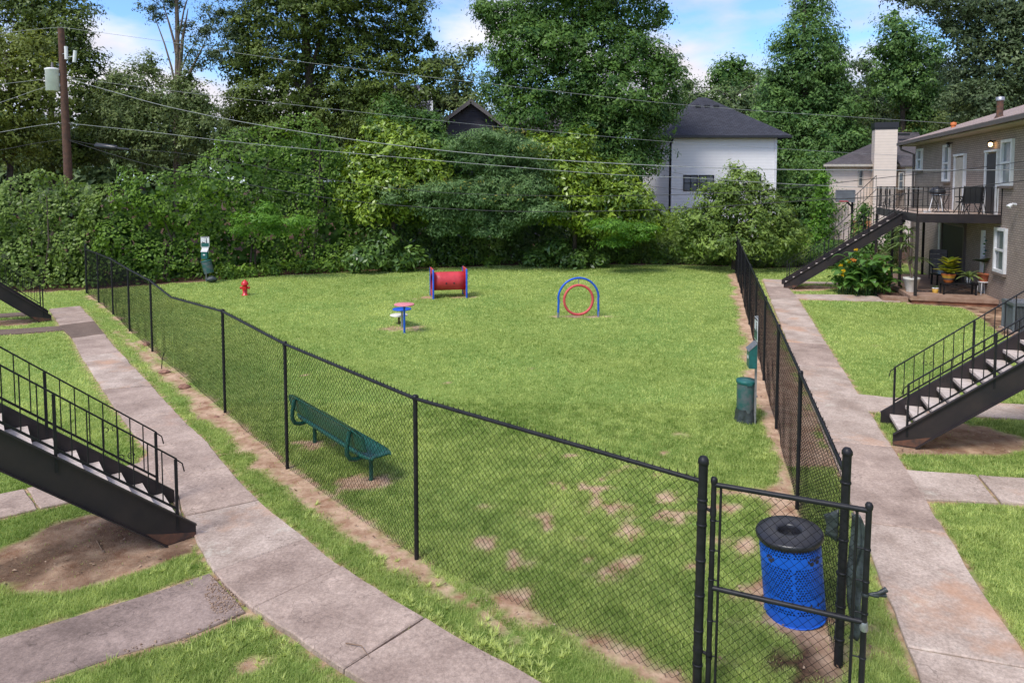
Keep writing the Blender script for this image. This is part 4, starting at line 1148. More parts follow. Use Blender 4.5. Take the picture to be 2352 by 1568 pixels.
# --- waste bag stations
def waste_station(px, py, yaw, label, top, sign, tilt=0.0):
    p = G2(px, py); st = thing('waste_station', label, 'dog waste station', (p[0], p[1], 0), yaw)
    # +y of the station = the side everything hangs on
    mb = MB(); mb.bar((0, 0, -.05), (0, 0, top), 0.045, 0.012, up=(0, 1, 0))
    for s_ in (-1, 1): mb.bar((s_ * .021, .012, -.05), (s_ * .021, .012, top), 0.006, 0.03, up=(0, 1, 0))
    part('post', mb, 'galvanised', st)
    mb = MB()
    for k_ in range(int(top / .045)): mb.box((0, -.0075, .06 + k_ * .045), (.012, .003, .014))
    o = part('post_holes', mb, 'cloth_dark', st); o['kind'] = 'stuff'
    w, z0, z1 = sign
    mb = MB(); mb.box((0, .022, (z0 + z1) / 2), (w, .005, z1 - z0)); sg = part('sign', mb, 'white_paint', st)
    mb = MB(); mb.box((0, .026, z0 + .10), (w * .92, .004, .16)); part('sign_band', mb, 'green_plastic', sg)
    mb = MB(); mb.box((-.07, .027, z1 - .20), (.035, .003, .17)); mb.box((-.065, .027, z1 - .09), (.035, .003, .035)); mb.box((-.06, .027, z1 - .20), (.07, .003, .02))
    mb.box((.06, .027, z1 - .26), (.10, .003, .035)); mb.box((.11, .027, z1 - .235), (.03, .003, .045)); mb.box((.03, .027, z1 - .29), (.012, .003, .05)); mb.box((.09, .027, z1 - .29), (.012, .003, .05))
    part('sign_figures', mb, 'cloth_dark', sg)
    mb = MB(); mb.box((0, .027, z1 - .025), (w * .9, .003, .03)); part('sign_header', mb, 'cloth_dark', sg)
    # dispenser with a sloping lid
    mb = MB(); pr = [(.02, 1.02), (.15, 1.02), (.15, 1.33), (.02, 1.46)]
    vs = [(-.13, y, z) for y, z in pr] + [(.13, y, z) for y, z in pr]
    mb.add(vs, [(0, 1, 2, 3), (7, 6, 5, 4), (0, 4, 5, 1), (1, 5, 6, 2), (2, 6, 7, 3), (3, 7, 4, 0)]); dp = part('dispenser', mb, 'green_plastic', st)
    mb = MB(); mb.bar((0, .165, 1.325), (0, .02, 1.468), .285, .012); part('dispenser_lid', mb, 'galvanised', dp)
    mb = MB(); mb.box((0, .153, 1.2), (.09, .006, .05)); part('bag_slot', mb, 'white_paint', dp)
    return st
p = G2(1735, 973)
ws = waste_station(1735, 973, R(80), 'green dog waste station beside the right fence, seen edge on', 1.93, (.30, 1.50, 1.90))
bn = thing('waste_can', 'round green waste bin with lid on the post by the right fence', 'waste bin', (*G2(1712, 966), 0))
mb = MB(); mb.lathe([(0.150, .10), (0.157, .12), (0.157, .70)], (0, 0, 0), 26); part('bin_body', mb, 'green_can', bn)
mb = MB(); mb.lathe([(0.165, .69), (0.172, .70), (0.172, .745), (0.165, .752), (0, .76)], (0, 0, 0), 26); mb.box((0, -.172, .705), (.09, .02, .04)); part('lid', mb, 'green_plastic', bn)
def skirt(u, v):
    a_ = u * 6.283; r = 0.160 + .025 * v + .018 * math.sin(a_ * 5 + v * 2) * v; return (r * math.cos(a_), r * math.sin(a_), .24 - .24 * v)
o = crumple(skirt, 30, 5, 'bag_black', 'bag_liner', None, None, 0, .025, 12); o.parent = bn
mb = MB(); mb.bar((.13, 0.0, .45), (.20, .0, .45), .05, .03); part('bracket', mb, 'galvanised', bn)
waste_station(474, 648, R(180), 'dog waste station with white sign before the hedge at the far left', 1.98, (.36, 1.52, 1.97))
q = G2(474, 648)
mb = MB(); mb.box((q[0], q[1] - .03, 1.38), (.30, .006, .26)); mb2 = MB()
ns = thing('notice', 'small white and red notice on the far left waste station post', 'notice', (q[0], q[1], 0)); part('panel', mb, 'white_paint', ns, True)
for dz in (-.07, -.02, .03): mb2.box((q[0], q[1] - .036, 1.38 + dz), (.22, .003, .018))
part('print', mb2, 'faded_red', ns, True)
bn2 = thing('waste_can', 'tilted green waste bin hanging beside the far left dog waste station', 'waste bin', (q[0] + .22, q[1] - .19, 0.42)); bn2.rotation_euler = (0, -R(13), 0)
mb = MB(); mb.lathe([(0.20, 0), (0.205, .02), (0.205, .52)], (0, 0, 0), 22); part('bin_body', mb, 'green_can', bn2)
mb = MB(); mb.lathe([(0.215, .51), (0.222, .53), (0.215, .56), (0, .57)], (0, 0, 0), 22); part('lid', mb, 'green_plastic', bn2)
def sack(u, v):
    a_ = u * 6.283; f = math.sin(v * math.pi) ** .6; r = 0.22 * f * (1 + .12 * math.sin(a_ * 3 + v * 4)); return (q[0] + .36 + r * math.cos(a_), q[1] - .3 + r * math.sin(a_), .02 + .30 * v)
crumple(sack, 20, 8, 'bag_black', 'trash_bag', 'full black bag on the ground under the tilted green bin', 'bag', 0, .05, 7)

# --- fire hydrant
h = G2(563, 678); hy = thing('fire_hydrant', 'small bright red fire hydrant on the lawn by the hedge', 'hydrant', (h[0], h[1], 0), R(8))
mb = MB(); mb.lathe([(0.125, 0), (0.125, .03), (.085, .045), (.085, .38), (.11, .39), (.135, .40), (.135, .43), (.115, .44)], (0, 0, 0), 20); part('barrel', mb, 'hydrant_red', hy)
mb = MB(); mb.lathe([(.13, .44), (.125, .47), (.10, .52), (.06, .555), (.028, .565), (.028, .595), (0, .60)], (0, 0, 0), 20); part('bonnet', mb, 'hydrant_red', hy)
for a_, r_ in ((0, .055), (math.pi, .055), (-math.pi / 2, .07)):
    mb = MB(); c_, s_ = math.cos(a_), math.sin(a_); mb.tube([(c_ * .07, s_ * .07, .29), (c_ * .13, s_ * .13, .29)], r_ * .85, 12); mb.tube([(c_ * .13, s_ * .13, .29), (c_ * .165, s_ * .165, .29)], r_ * 1.1, 12); mb.tube([(c_ * .165, s_ * .165, .29), (c_ * .19, s_ * .19, .29)], .02, 6)
    part('nozzle', mb, 'hydrant_red', hy)

# --- stepping discs
def disc(px, py, z, dia, mtop, mpole, lab):
    p = G2(px, py); t = thing('stepping_disc', lab, 'stepping disc', (p[0], p[1], 0), 0, None)
    mb = MB(); mb.tube([(0, 0, -.05), (0, 0, z - .02)], .03, 12); part('pole', mb, mpole, t)
    mb = MB(); mb.lathe([(dia / 2 - .02, z - .035), (dia / 2, z - .03), (dia / 2, z - .006), (dia / 2 - .012, z), (0, z)], (0, 0, 0), 36); part('platform', mb, mtop, t)
    mb = MB(); mb.lathe([(.07, z - .045), (.07, z - .03)], (0, 0, 0), 16); part('flange', mb, 'black_metal', t)
disc(929, 765, .84, .57, 'pink_disc', 'blue_paint', 'tallest stepping disc, pink top on a blue pole')
disc(923.5, 751, .555, .55, 'blue_paint', 'galvanised', 'middle height stepping disc with a bright blue top')
disc(916.5, 744, .29, .54, 'white_disc', 'rust_dust', 'lowest stepping disc with a cream white top')

# --- crawl tunnel
tl, tr = G2(995.4, 687), G2(1072, 684); td = tr - tl; tlen = np.linalg.norm(td); yaw = math.atan2(td[1], td[0]) + R(0)
tun = thing('play_tunnel', 'red plastic crawl tunnel between two blue edged red end panels on the lawn', 'tunnel', (tl[0], tl[1], 0), yaw)
# local: x along, y away; panel half depth .45, opening radius .33
TZ, TR, PD = .60, .345, .86
def end_panel(x):
    mb = MB(); n_ = 28; y0, y1, z0, z1 = 0.02, PD - .02, .05, 1.06; cy = PD / 2
    for s_, xx in ((0, x - .012), (1, x + .012)):
        outer, inner = [], []
        for i in range(n_):
            t = 2 * math.pi * i / n_; c_, s2 = math.cos(t), math.sin(t)
            k_ = min((y1 - cy) / max(abs(c_), 1e-6), (z1 - TZ) / s2 if s2 > 1e-6 else (TZ - z0) / max(-s2, 1e-6))
            outer.append((xx, cy + c_ * k_, TZ + s2 * k_)); inner.append((xx, cy + c_ * (TR - .04), TZ + s2 * (TR - .04)))
        fs = [((i + 1) % n_, i, n_ + i, n_ + (i + 1) % n_) if s_ else (i, (i + 1) % n_, n_ + (i + 1) % n_, n_ + i) for i in range(n_)]
        mb.add(outer + inner, fs)
    return mb
def end_frame(x):
    mb = MB(); mb.tube([(x, 0, -.05), (x, 0, 1.0), (x, .04, 1.07)], .036, 10); mb.tube([(x, PD, -.05), (x, PD, 1.0), (x, PD - .04, 1.07)], .036, 10); return mb
for x in (0.0, tlen):
    part('end_panel', end_panel(x), 'red_paint', tun); part('frame', end_frame(x), 'blue_paint', tun)
    mb = MB(); mb.bar((x, .03, 1.075), (x, PD - .03, 1.075), .045, .03); part('top_cap', mb, 'faded_red', tun)
mb = MB(); vs = []; n_ = 32
for x in np.linspace(.015, tlen - .015, 5):
    for i in range(n_): t = 2 * math.pi * i / n_; vs.append((x, PD / 2 + TR * math.cos(t), TZ + TR * math.sin(t)))
mb.add(vs, [(j * n_ + i, j * n_ + (i + 1) % n_, (j + 1) * n_ + (i + 1) % n_, (j + 1) * n_ + i) for j in range(4) for i in range(n_)], True)
tb = part('tube', mb, 'red_paint', tun); m_ = tb.modifiers.new('solid', 'SOLIDIFY'); m_.thickness = .02
for fx in (.40, .63):
    mb = MB(); a_ = math.pi + .12; cy_, cz_ = PD / 2 + math.cos(a_) * (TR + .002), TZ + math.sin(a_) * (TR + .002)
    mb.tube([(fx * tlen, cy_ + .01, cz_), (fx * tlen, cy_ - .014, cz_ - .002)], .030, 12); part('port_hole', mb, 'cloth_dark', tb)

# --- hoop
a_, b_ = G2(1281.7, 730.3), G2(1375, 727); hw = np.linalg.norm(b_ - a_)
hp = thing('jump_hoop', 'blue arch holding a large red ring for dogs to jump through', 'agility hoop', (a_[0], a_[1], 0), math.atan2(b_[1] - a_[1], b_[0] - a_[0]))
hr = hw / 2 - .005
mb = MB(); mb.tube([(0.0, 0, -.05), (0.02, 0, .58)] + [(hw / 2 - hr * math.cos(t), 0, .60 + .66 * math.sin(t)) for t in np.linspace(.04, math.pi - .04, 22)] + [(hw - .02, 0, .58), (hw, 0, -.05)], .034, 10)
part('arch', mb, 'blue_paint', hp)
mb = MB(); rr = .47; mb.tube([(hw / 2 + rr * math.cos(t), 0, .56 + rr * math.sin(t)) for t in np.linspace(0, 2 * math.pi, 41)], .042, 10, False); part('ring', mb, 'faded_red', hp)
for (x0, z0, x1, z1) in ((hw / 2, 1.24, hw / 2, 1.05), (.03, .50, .10, .50), (hw - .03, .50, hw - .10, .50)):
    mb = MB(); mb.tube([(x0, 0, z0), (x1, 0, z1)], .014, 6); mb.box((x0, 0, z0), (.05, .05, .05)); part('bracket', mb, 'galvanised', hp)
for x in (0, hw):
    mb = MB(); mb.tube([(x, 0, 0), (x, 0, .18)], .036, 10); part('ground_sleeve', mb, 'galvanised', hp)

# ================================================================ HOUSES
def roof_hip(poly_eave, ridge, z, zr, th, m, parent, name='roof'):
    """hip roof from 4 eave corners (counter clockwise, plan) and a 2 point ridge: ridge[0] faces edge 3-0, ridge[1] edge 1-2"""
    a_, b_, c_, d_ = [np.array((*p, z)) for p in poly_eave]; r0, r1 = [np.array((*p, zr)) for p in ridge]
    outs = []
    for f in ([a_, b_, r1, r0], [b_, c_, r1], [c_, d_, r0, r1], [d_, a_, r0]):
        mb = MB(); low = [p - np.array((0, 0, th)) for p in f]; n_ = len(f)
        mb.add(list(f) + low, [tuple(range(n_)), tuple(range(2 * n_ - 1, n_ - 1, -1))] + [(i, n_ + i, n_ + (i + 1) % n_, (i + 1) % n_) for i in range(n_)])
        u = f[1] - f[0]; u = u / np.linalg.norm(u); nn2 = np.cross(u, f[2] - f[0]); nn2 /= np.linalg.norm(nn2); v = np.cross(nn2, u)
        outs.append(part(name, mb, m, parent, True, uv=(u, v)))
    return outs
def wall_box(pts, z0, z1, m, parent, name='wall'):
    """closed prism of plan points, UV along each wall"""
    mb = MB().prism([tuple(p) for p in pts], z0, z1); me = mb.mesh(name); ul = me.uv_layers.new(name='UVMap')
    for poly in me.polygons:
        nrm = poly.normal; u = Vector((-nrm.y, nrm.x, 0)) if abs(nrm.z) < .5 else Vector((1, 0, 0)); v = Vector((0, 0, 1)) if abs(nrm.z) < .5 else Vector((0, 1, 0))
        for li in poly.loop_indices:
            c_ = me.vertices[me.loops[li].vertex_index].co; ul.data[li].uv = (c_.dot(u), c_.dot(v))
    return link(name, me, m, parent, True)
def window(parent, origin, e, nrm, s0, s1, z0, z1, fw=.07, sill=True, mfr='white_paint', glass='glass_mid', proud=.05, mull=0, rail=True, name='window'):
    """window on a wall: e along, nrm outward, s0..s1 along"""
    e = np.array(e); nrm = np.array(nrm); o3 = np.array((origin[0], origin[1]))
    def pt(s_, z, k_): q = o3 + e * s_ + nrm * k_; return (q[0], q[1], z)
    mb = MB(); k_ = proud / 2
    for s_ in (s0 + fw / 2, s1 - fw / 2): mb.bar(pt(s_, z0, k_), pt(s_, z1, k_), fw, proud, up=(nrm[0], nrm[1], 0))
    for z in (z0 + fw / 2, z1 - fw / 2): mb.bar(pt(s0 + fw, z, k_), pt(s1 - fw, z, k_), proud * .98, fw)
    if rail: mb.bar(pt(s0 + fw, (z0 + z1) / 2, k_ * .9), pt(s1 - fw, (z0 + z1) / 2, k_ * .9), proud * .8, fw * .7)
    for i in range(mull):
        s_ = s0 + (s1 - s0) * (i + 1) / (mull + 1); mb.bar(pt(s_, z0 + fw, k_ * .9), pt(s_, z1 - fw, k_ * .9), fw * .8, proud * .8, up=(nrm[0], nrm[1], 0))
    w = part(name, mb, mfr, parent, True)
    mb = MB(); mb.quad(pt(s0 + fw * .5, z0 + fw * .5, .012), pt(s1 - fw * .5, z0 + fw * .5, .012), pt(s1 - fw * .5, z1 - fw * .5, .012), pt(s0 + fw * .5, z1 - fw * .5, .012))
    part('pane', mb, glass, w, False)
    if sill:
        mb = MB(); mb.bar(pt(s0 - .05, z0 - .05, .05), pt(s1 + .05, z0 - .05, .05), .14, .08); part('sill', mb, 'grey_brick' if sill == 'brick' else mfr, w, False)
    return w

# --- apartment building on the right
W0 = np.array((16.80, 23.4)); OUT = -NX
apt = thing('apartment_building', 'grey brown brick apartment building at the right with a hip roof', 'building', (W0[0], W0[1], 0))
def AW(s_, k_=0.0): return W0 + EX * s_ - NX * k_           # k_ metres out from the wall
SE, SW_ = 11.55, -24.0
wall_box([AW(SW_), AW(SE), AW(SE, -9.5), AW(SW_, -9.5)], 0.02, 6.12, 'grey_brick', apt)
ev = .62
eave = [AW(SW_ - ev, ev), AW(SE + ev, ev), AW(SE + ev, -9.5 - ev), AW(SW_ - ev, -9.5 - ev)]
hw_ = (9.5 + 2 * ev) / 2
roof_hip([eave[1], eave[0], eave[3], eave[2]], [AW(SE + ev - hw_, ev - hw_), AW(SW_ - ev + hw_, ev - hw_)], 6.36, 6.36 + hw_ * .335, .10, 'shingle_brown', apt)
mb = MB(); mb.prism([tuple(AW(SW_ - ev + .06, ev - .06)), tuple(AW(SE + ev - .06, ev - .06)), tuple(AW(SE + ev - .06, -9.5)), tuple(AW(SW_ - ev + .06, -9.5))], 6.125, 6.165); part('soffit', mb, 'soffit', apt, True)
for (a_, b_) in ((AW(SW_ - ev, ev + .05), AW(SE + ev + .02, ev + .05)), (AW(SE + ev + .05, ev + .08), AW(SE + ev + .05, -9.5))):
    mb = MB(); mb.bar((*a_, 6.24), (*b_, 6.24), .12, .14); part('gutter', mb, 'gutter_brown', apt, True)
dsp = [(*AW(SE + .30, ev + .02), 6.18), (*AW(SE + .30, ev - .05), 5.95), (*AW(SE - .12, .10), 5.70), (*AW(SE - .12, .08), .2)]
mb = MB(); mb.tube(dsp, .055, 8); part('downspout', mb, 'gutter_brown', apt, True)
def s_at(px):
    r_ = (px - 1176) / FL; lo_, hi_ = -6.0, 14.0
    f_ = lambda s: (lambda q: q[0] / (q[1] * _c) )(AW(s))
    # include the tilt: x = X / depth at the wall's own height, close enough at mid height
    for _ in range(60):
        mid = (lo_ + hi_) / 2; q = AW(mid)
        if q[0] / (q[1] * _c + (EYE - 4.2) * _s) > r_: lo_ = mid
        else: hi_ = mid
    return (lo_ + hi_) / 2
def zat(px, py): q = AW(s_at(px)); return float(D(px, py, q[1])[2])
for (xa, xb, y0, y1, g_) in ((2106, 2118, 341, 391, 'glass_mid'), (2167, 2182, 331, 417, 'glass_mid'), (2301, 2327, 318, 427, 'glass_mid')):
    s1, s0 = s_at(xa), s_at(xb); window(apt, W0, EX, OUT, s0, s1, zat(xb, y1), zat(xb, y0), fw=.10, sill='brick', glass=g_, proud=.09)
s1, s0 = s_at(2294), s_at(2320); window(apt, W0, EX, OUT, s0, s1, zat(2310, 627), zat(2310, 524), fw=.10, sill='brick', glass='glass_mid', proud=.09)
def door(xa, xb, z0, z1, m='door_dark', trim='white_paint'):
    s1, s0 = s_at(xa), s_at(xb)
    def pt(s_, z, k_): q = AW(s_, k_); return (q[0], q[1], z)
    mb = MB(); mb.bar(pt((s0 + s1) / 2, z0, .02), pt((s0 + s1) / 2, z1, .02), s1 - s0, .05, up=(OUT[0], OUT[1], 0)); d_ = part('door', mb, m, apt, True)
    for s_ in (s0 - .06, s1 + .06):
        mb = MB(); mb.bar(pt(s_, z0, .045), pt(s_, z1 + .06, .045), .11, .09, up=(OUT[0], OUT[1], 0)); part('door_trim', mb, trim, d_, False)
    mb = MB(); mb.bar(pt(s0 - .12, z1 + .10, .06), pt(s1 + .12, z1 + .10, .06), .12, .08); part('lintel', mb, trim, d_, False)
    mb = MB(); mb.lathe([(0, -.03), (.03, 0), (0, .03)], pt(s0 + .10, z0 + .95, .08), 8); part('knob', mb, 'galvanised', d_, False)
DZ = 3.16
door(2196, 2216, DZ, 5.3, 'cream_trim'); door(2268, 2292, DZ, 5.3)
door(2172, 2222, .27, 2.5, 'door_dark', 'gutter_brown')
s_ = s_at(2267); mb = MB(); mb.bar((*AW(s_, .05), .27), (*AW(s_, .05), 2.55), .16, .10, up=(OUT[0], OUT[1], 0)); part('pilaster', mb, 'white_paint', apt, True)
s_ = s_at(2167); mb = MB(); mb.bar((*AW(s_, .05), .27), (*AW(s_, .05), 2.55), .2, .10, up=(OUT[0], OUT[1], 0)); part('pilaster', mb, 'white_paint', apt, True)
def porch_lamp(px, py, lit):
    s_ = s_at(px); z = zat(px, py); q = AW(s_, .16); t = thing('porch_lamp', 'lit porch lamp on the brick wall above the balcony chair' if lit else 'unlit dark porch lamp beside the narrow upper window', 'lamp', (q[0], q[1], z))
    mb = MB(); mb.lathe([(.10, .16), (.07, .22), (0, .26)], (0, 0, 0), 10); mb.bar((0, 0, .2), (NX[0] * .15, NX[1] * .15, .22), .03, .03); part('hood', mb, 'black_metal', t)
    mb = MB(); mb.lathe([(0.02, .02), (.055, .05), (.06, .12), (.03, .17)], (0, 0, 0), 10)
    MATS.get('bulb_lit') or mat('bulb_lit', (1, .8, .5), .5, emit=((1.0, .62, .25), 4.0)); part('bulb', mb, 'bulb_lit' if lit else 'glass_dark', t)
porch_lamp(2283, 338, True); porch_lamp(2185, 340, False)
# security light low on the wall
q = AW(s_at(2345), .10); z = zat(2345, 470)
t = thing('security_light', 'small white security light on the brick wall at the right edge', 'lamp', (q[0], q[1], z)); mb = MB(); mb.tube([(0, 0, 0), (OUT[0] * .12, OUT[1] * .12, .02)], .04, 8); part('mount', mb, 'white_paint', t)
for s2 in (-1, 1):
    mb = MB(); a3 = Vector((OUT[0] * .12 + EX[0] * .05 * s2, OUT[1] * .12 + EX[1] * .05 * s2, 0.02)); mb.tube([a3, a3 + Vector((OUT[0] * .1, OUT[1] * .1, -.10))], [.035, .065], 10); part('lamp_head', mb, 'white_paint', t)
# roof vents
for (px, py, Yv, h_, r_, mm, lab) in ((2296, 262, 23.6, .60, .10, 'rust_dust', 'rusty vent pipe with bright cap on the apartment roof'), (2190, 292, 29.8, .22, .09, 'pot_orange', 'short orange vent stub on the apartment roof edge')):
    q = D(px, py, Yv); t = thing('vent_pipe', lab, 'vent pipe', (q[0], q[1], q[2] - .15)); mb = MB(); mb.lathe([(r_ * 1.6, 0), (r_, .12), (r_, h_)], (0, 0, 0), 12); part('pipe', mb, mm, t)
    mb = MB(); mb.lathe([(r_ * 1.25, h_), (r_ * 1.3, h_ + .12), (0, h_ + .15)], (0, 0, 0), 12); part('cap', mb, 'galvanised' if mm == 'rust_dust' else mm, t)

# --- balcony
C0 = np.array((14.36, 24.16)); BLn = 6.9; BD = 2.55
def BP(s_, k_, z): q = C0 + EX * s_ + NX * k_; return (q[0], q[1], z)
bal = thing('balcony', 'black steel balcony with thin railings on the apartment building', 'balcony', (C0[0], C0[1], 0))
mb = MB(); mb.prism([BP(.02, .02, 0)[:2], BP(BLn, .02, 0)[:2], BP(BLn, BD, 0)[:2], BP(.02, BD, 0)[:2]], DZ - .09, DZ); part('deck', mb, 'walk_pale', bal, True)
for a_, b_ in (((0, 0), (BLn, 0)), ((0, 0), (0, BD)), ((BLn, 0), (BLn, BD))):
    mb = MB(); mb.bar(BP(*a_, DZ - .13), BP(*b_, DZ - .13), .04, .30); mb.bar(BP(*a_, DZ - .275), BP(*b_, DZ - .275), .10, .02); part('beam', mb, 'stair_metal', bal, True)
for s_ in np.arange(.8, BLn, .85):
    mb = MB(); mb.bar(BP(s_, .03, DZ - .16), BP(s_, BD, DZ - .16), .05, .13); part('joist', mb, 'cream_trim', bal, True)
for (s_, k_) in ((0, .02), (2.35, .02), (3.75, .02), (BLn, .02), (BLn, 1.9)):
    mb = MB(); mb.bar(BP(s_, k_, .2 if s_ < 6.95 else 0), BP(s_, k_, DZ - .28), .09, .09, up=(EX[0], EX[1], 0)); part('support_post', mb, 'stair_metal', bal, True)
RH = .95
def railing(pa, pb, parent, z, n_, hh=RH, belly=False):
    a_, b_ = Vector(pa), Vector(pb)
    mb = MB(); mb.bar(a_ + Vector((0, 0, hh)), b_ + Vector((0, 0, hh)), .035, .014); part('top_rail', mb, 'black_metal', parent, True)
    mb = MB(); mb.bar(a_ + Vector((0, 0, .10)), b_ + Vector((0, 0, .10)), .014, .022); part('lower_rail', mb, 'black_metal', parent, True)
    for i in range(n_ + 1):
        p_ = a_.lerp(b_, i / n_); big = i % 8 == 0; mb = MB(); w_ = .03 if big else .013
        mb.bar(p_ + Vector((0, 0, -.05 if big else .09)), p_ + Vector((0, 0, hh)), w_, w_, up=(1, 0, 0)); part('newel_post' if big else 'baluster', mb, 'black_metal', parent, True)
railing(BP(0, 0, DZ), BP(2.4, 0, DZ), bal, DZ, 14); railing(BP(3.55, 0, DZ), BP(BLn, 0, DZ), bal, DZ, 20)
railing(BP(0, 0, DZ), BP(0, BD, DZ), bal, DZ, 16); railing(BP(BLn, 0, DZ), BP(BLn, BD, DZ), bal, DZ, 14)
for s_ in (4.4, 5.2, 6.0):      # wrought scroll panels
    mb = MB()
    for sx in (-1, 1):
        mb.tube([BP(s_ + sx * .07 * math.sin(t * 2), 0, DZ + .15 + .75 * t / math.pi) for t in np.linspace(0, math.pi, 14)], .010, 5)
    part('scroll_panel', mb, 'black_metal', bal, True)
# things on the balcony
def grill():
    q = BP(2.9, 1.35, DZ); t = thing('grill', 'small black kettle grill with white legs on the balcony', 'grill', q, R(15))
    mb = MB(); mb.lathe([(.16, .60), (.26, .66), (.28, .74)], (0, 0, 0), 16); part('bowl', mb, 'black_plastic', t)
    mb = MB(); mb.lathe([(.285, .745), (.27, .83), (.18, .92), (.04, .96), (.03, .99), (0, 1.0)], (0, 0, 0), 16); part('lid', mb, 'black_plastic', t)
    for a_ in (.5, 2.6, 4.7):
        mb = MB(); mb.tube([(.14 * math.cos(a_), .14 * math.sin(a_), .66), (.27 * math.cos(a_), .27 * math.sin(a_), 0)], .018, 6); part('leg', mb, 'white_paint', t)
    mb = MB(); mb.box((.38, 0, .74), (.22, .3, .02)); part('side_shelf', mb, 'black_plastic', t)
grill()
def folded_chair(q, rz, lab):
    t = thing('folding_chair', lab, 'chair', q, rz)
    mb = MB(); mb.bar((0, -.02, .42), (0, .12, .98), .50, .03); part('backrest', mb, 'cloth_dark', t)
    mb = MB(); mb.bar((0, -.26, .42), (0, .04, .40), .48, .03); part('seat', mb, 'cloth_dark', t)
    for x in (-.27, .27):
        mb = MB(); mb.tube([(x, .30, 0), (x, -.05, .55), (x, -.10, .62)], .014, 6); part('leg', mb, 'black_metal', t)
        mb = MB(); mb.tube([(x, -.30, 0), (x, .02, .50), (x, .14, 1.0)], .014, 6); part('leg', mb, 'black_metal', t)
        mb = MB(); mb.tube([(x, -.25, .60), (x, .06, .62)], .018, 6); part('armrest', mb, 'black_metal', t)
folded_chair(BP(.55, 1.9, DZ), R(165), 'black folding chair at the right end of the balcony')
folded_chair(BP(.32, 1.75, DZ), R(158), 'black folding chair leaning against the other one on the balcony')
def iron_table(q, lab, r=.32, h=.68):
    t = thing('patio_table', lab, 'table', q); mb = MB(); mb.lathe([(r, h - .02), (r, h), (0, h)], (0, 0, 0), 20); part('tabletop', mb, 'glass_dark', t)
    for i in range(4):
        a_ = i * math.pi / 2 + .5; mb = MB(); c_, s_ = math.cos(a_), math.sin(a_)
        mb.tube([(c_ * r * f, s_ * r * f, z) for f, z in ((.85, h - .02), (.75, h * .75), (.4, h * .42), (.55, h * .2), (1.1, 0))], .012, 6); part('leg', mb, 'black_metal', t)
iron_table(BP(1.9, 1.2, DZ), 'round iron table with curved legs in the middle of the balcony')
folded_chair(BP(1.35, 1.9, DZ), R(200), 'black iron chair behind the round balcony table')
mb = MB(); mb.box(BP(1.2, .6, DZ + .05), (.22, .15, .07), .3); tag(part('box', mb, 'white_paint'), 'small white box on the balcony floor', 'box')

# --- patio below
pat = thing('patio', None, None, (C0[0], C0[1], 0)); tag(pat, kind='structure'); pat['label'] = 'raised stained concrete patio under the balcony'
mb = MB(); mb.prism([BP(-.12, -.15, 0)[:2], BP(6.6, -.15, 0)[:2], BP(6.6, BD - .005, 0)[:2], BP(-.12, BD - .005, 0)[:2]], .11, .25); part('slab', mb, 'patio_concrete', pat, True)
mb = MB(); mb.prism([BP(-.06, -.08, 0)[:2], BP(6.5, -.08, 0)[:2], BP(6.5, BD - .01, 0)[:2], BP(-.06, BD - .01, 0)[:2]], -.05, .108); part('foundation', mb, 'foundation', pat, True)
pl = thing('planter', 'low brick planter edging beside the patio corner', 'planter', (*BP(.6, -.5, 0)[:2], 0))
mb = MB(); mb.prism([BP(.05, -.18, 0)[:2], BP(.05, -1.0, 0)[:2], BP(.35, -1.0, 0)[:2], BP(.35, -.18, 0)[:2]], 0, .17); part('edging', mb, 'patio_concrete', pl, True)
mb = MB(); mb.prism([BP(.36, -.18, 0)[:2], BP(.36, -1.0, 0)[:2], BP(1.6, -1.0, 0)[:2], BP(1.6, -.18, 0)[:2]], 0, .10); part('soil', mb, 'rust_dust', pl, True)
PZ = .25
def PT(px, py, z=PZ): return G(px, py, z)
def frond_plant(t, base, n_, L_, w_, m, droop=1.0, name='leaf', up=.9, spread=1.0, each=True):
    """strap leaves from a point; each leaf its own mesh child"""
    vs_all = MB()
    for i in range(n_):
        a_ = 2.4 * i + random.uniform(-.3, .3); l_ = L_ * random.uniform(.65, 1.1); el = up * random.uniform(.5, 1.25)
        c_, s_ = math.cos(a_), math.sin(a_); K_ = 6; pts = []
        for j in range(K_ + 1):
            f = j / K_; r_ = l_ * f * math.cos(el) * spread + l_ * .25 * f * f; z = l_ * (f * math.sin(el) - droop * .55 * f * f)
            wj = w_ * math.sin(math.pi * min(1, f * .9 + .1)) ** .8 * .5
            pts.append(((c_ * r_ - s_ * wj, s_ * r_ + c_ * wj, z), (c_ * r_, s_ * r_, z - wj * .35), (c_ * r_ + s_ * wj, s_ * r_ - c_ * wj, z)))
        vs = [tuple(np.array(p_) + base) for tri_ in pts for p_ in tri_]
        fs = []
        for j in range(K_):
            for q in (0, 1): fs.append((j * 3 + q, j * 3 + q + 1, j * 3 + q + 4, j * 3 + q + 3))
        mb = MB().add(vs, fs, True)
        if each:
            me = mb.mesh(name); tt_ = me.attributes.new('tint', 'FLOAT', 'FACE'); tt_.data.foreach_set('value', [random.random()] * len(me.polygons)); link(name, me, m, t)
        else: vs_all.add(vs, fs, True)
    if not each:
        me = vs_all.mesh(name); tt_ = me.attributes.new('tint', 'FLOAT', 'FACE'); tt_.data.foreach_set('value', [random.random() for _ in me.polygons]); link(name, me, m, t)
def pot(t, prof, m, n_=20): mb = MB(); mb.lathe(prof, (0, 0, 0), n_); part('pot', mb, m, t)
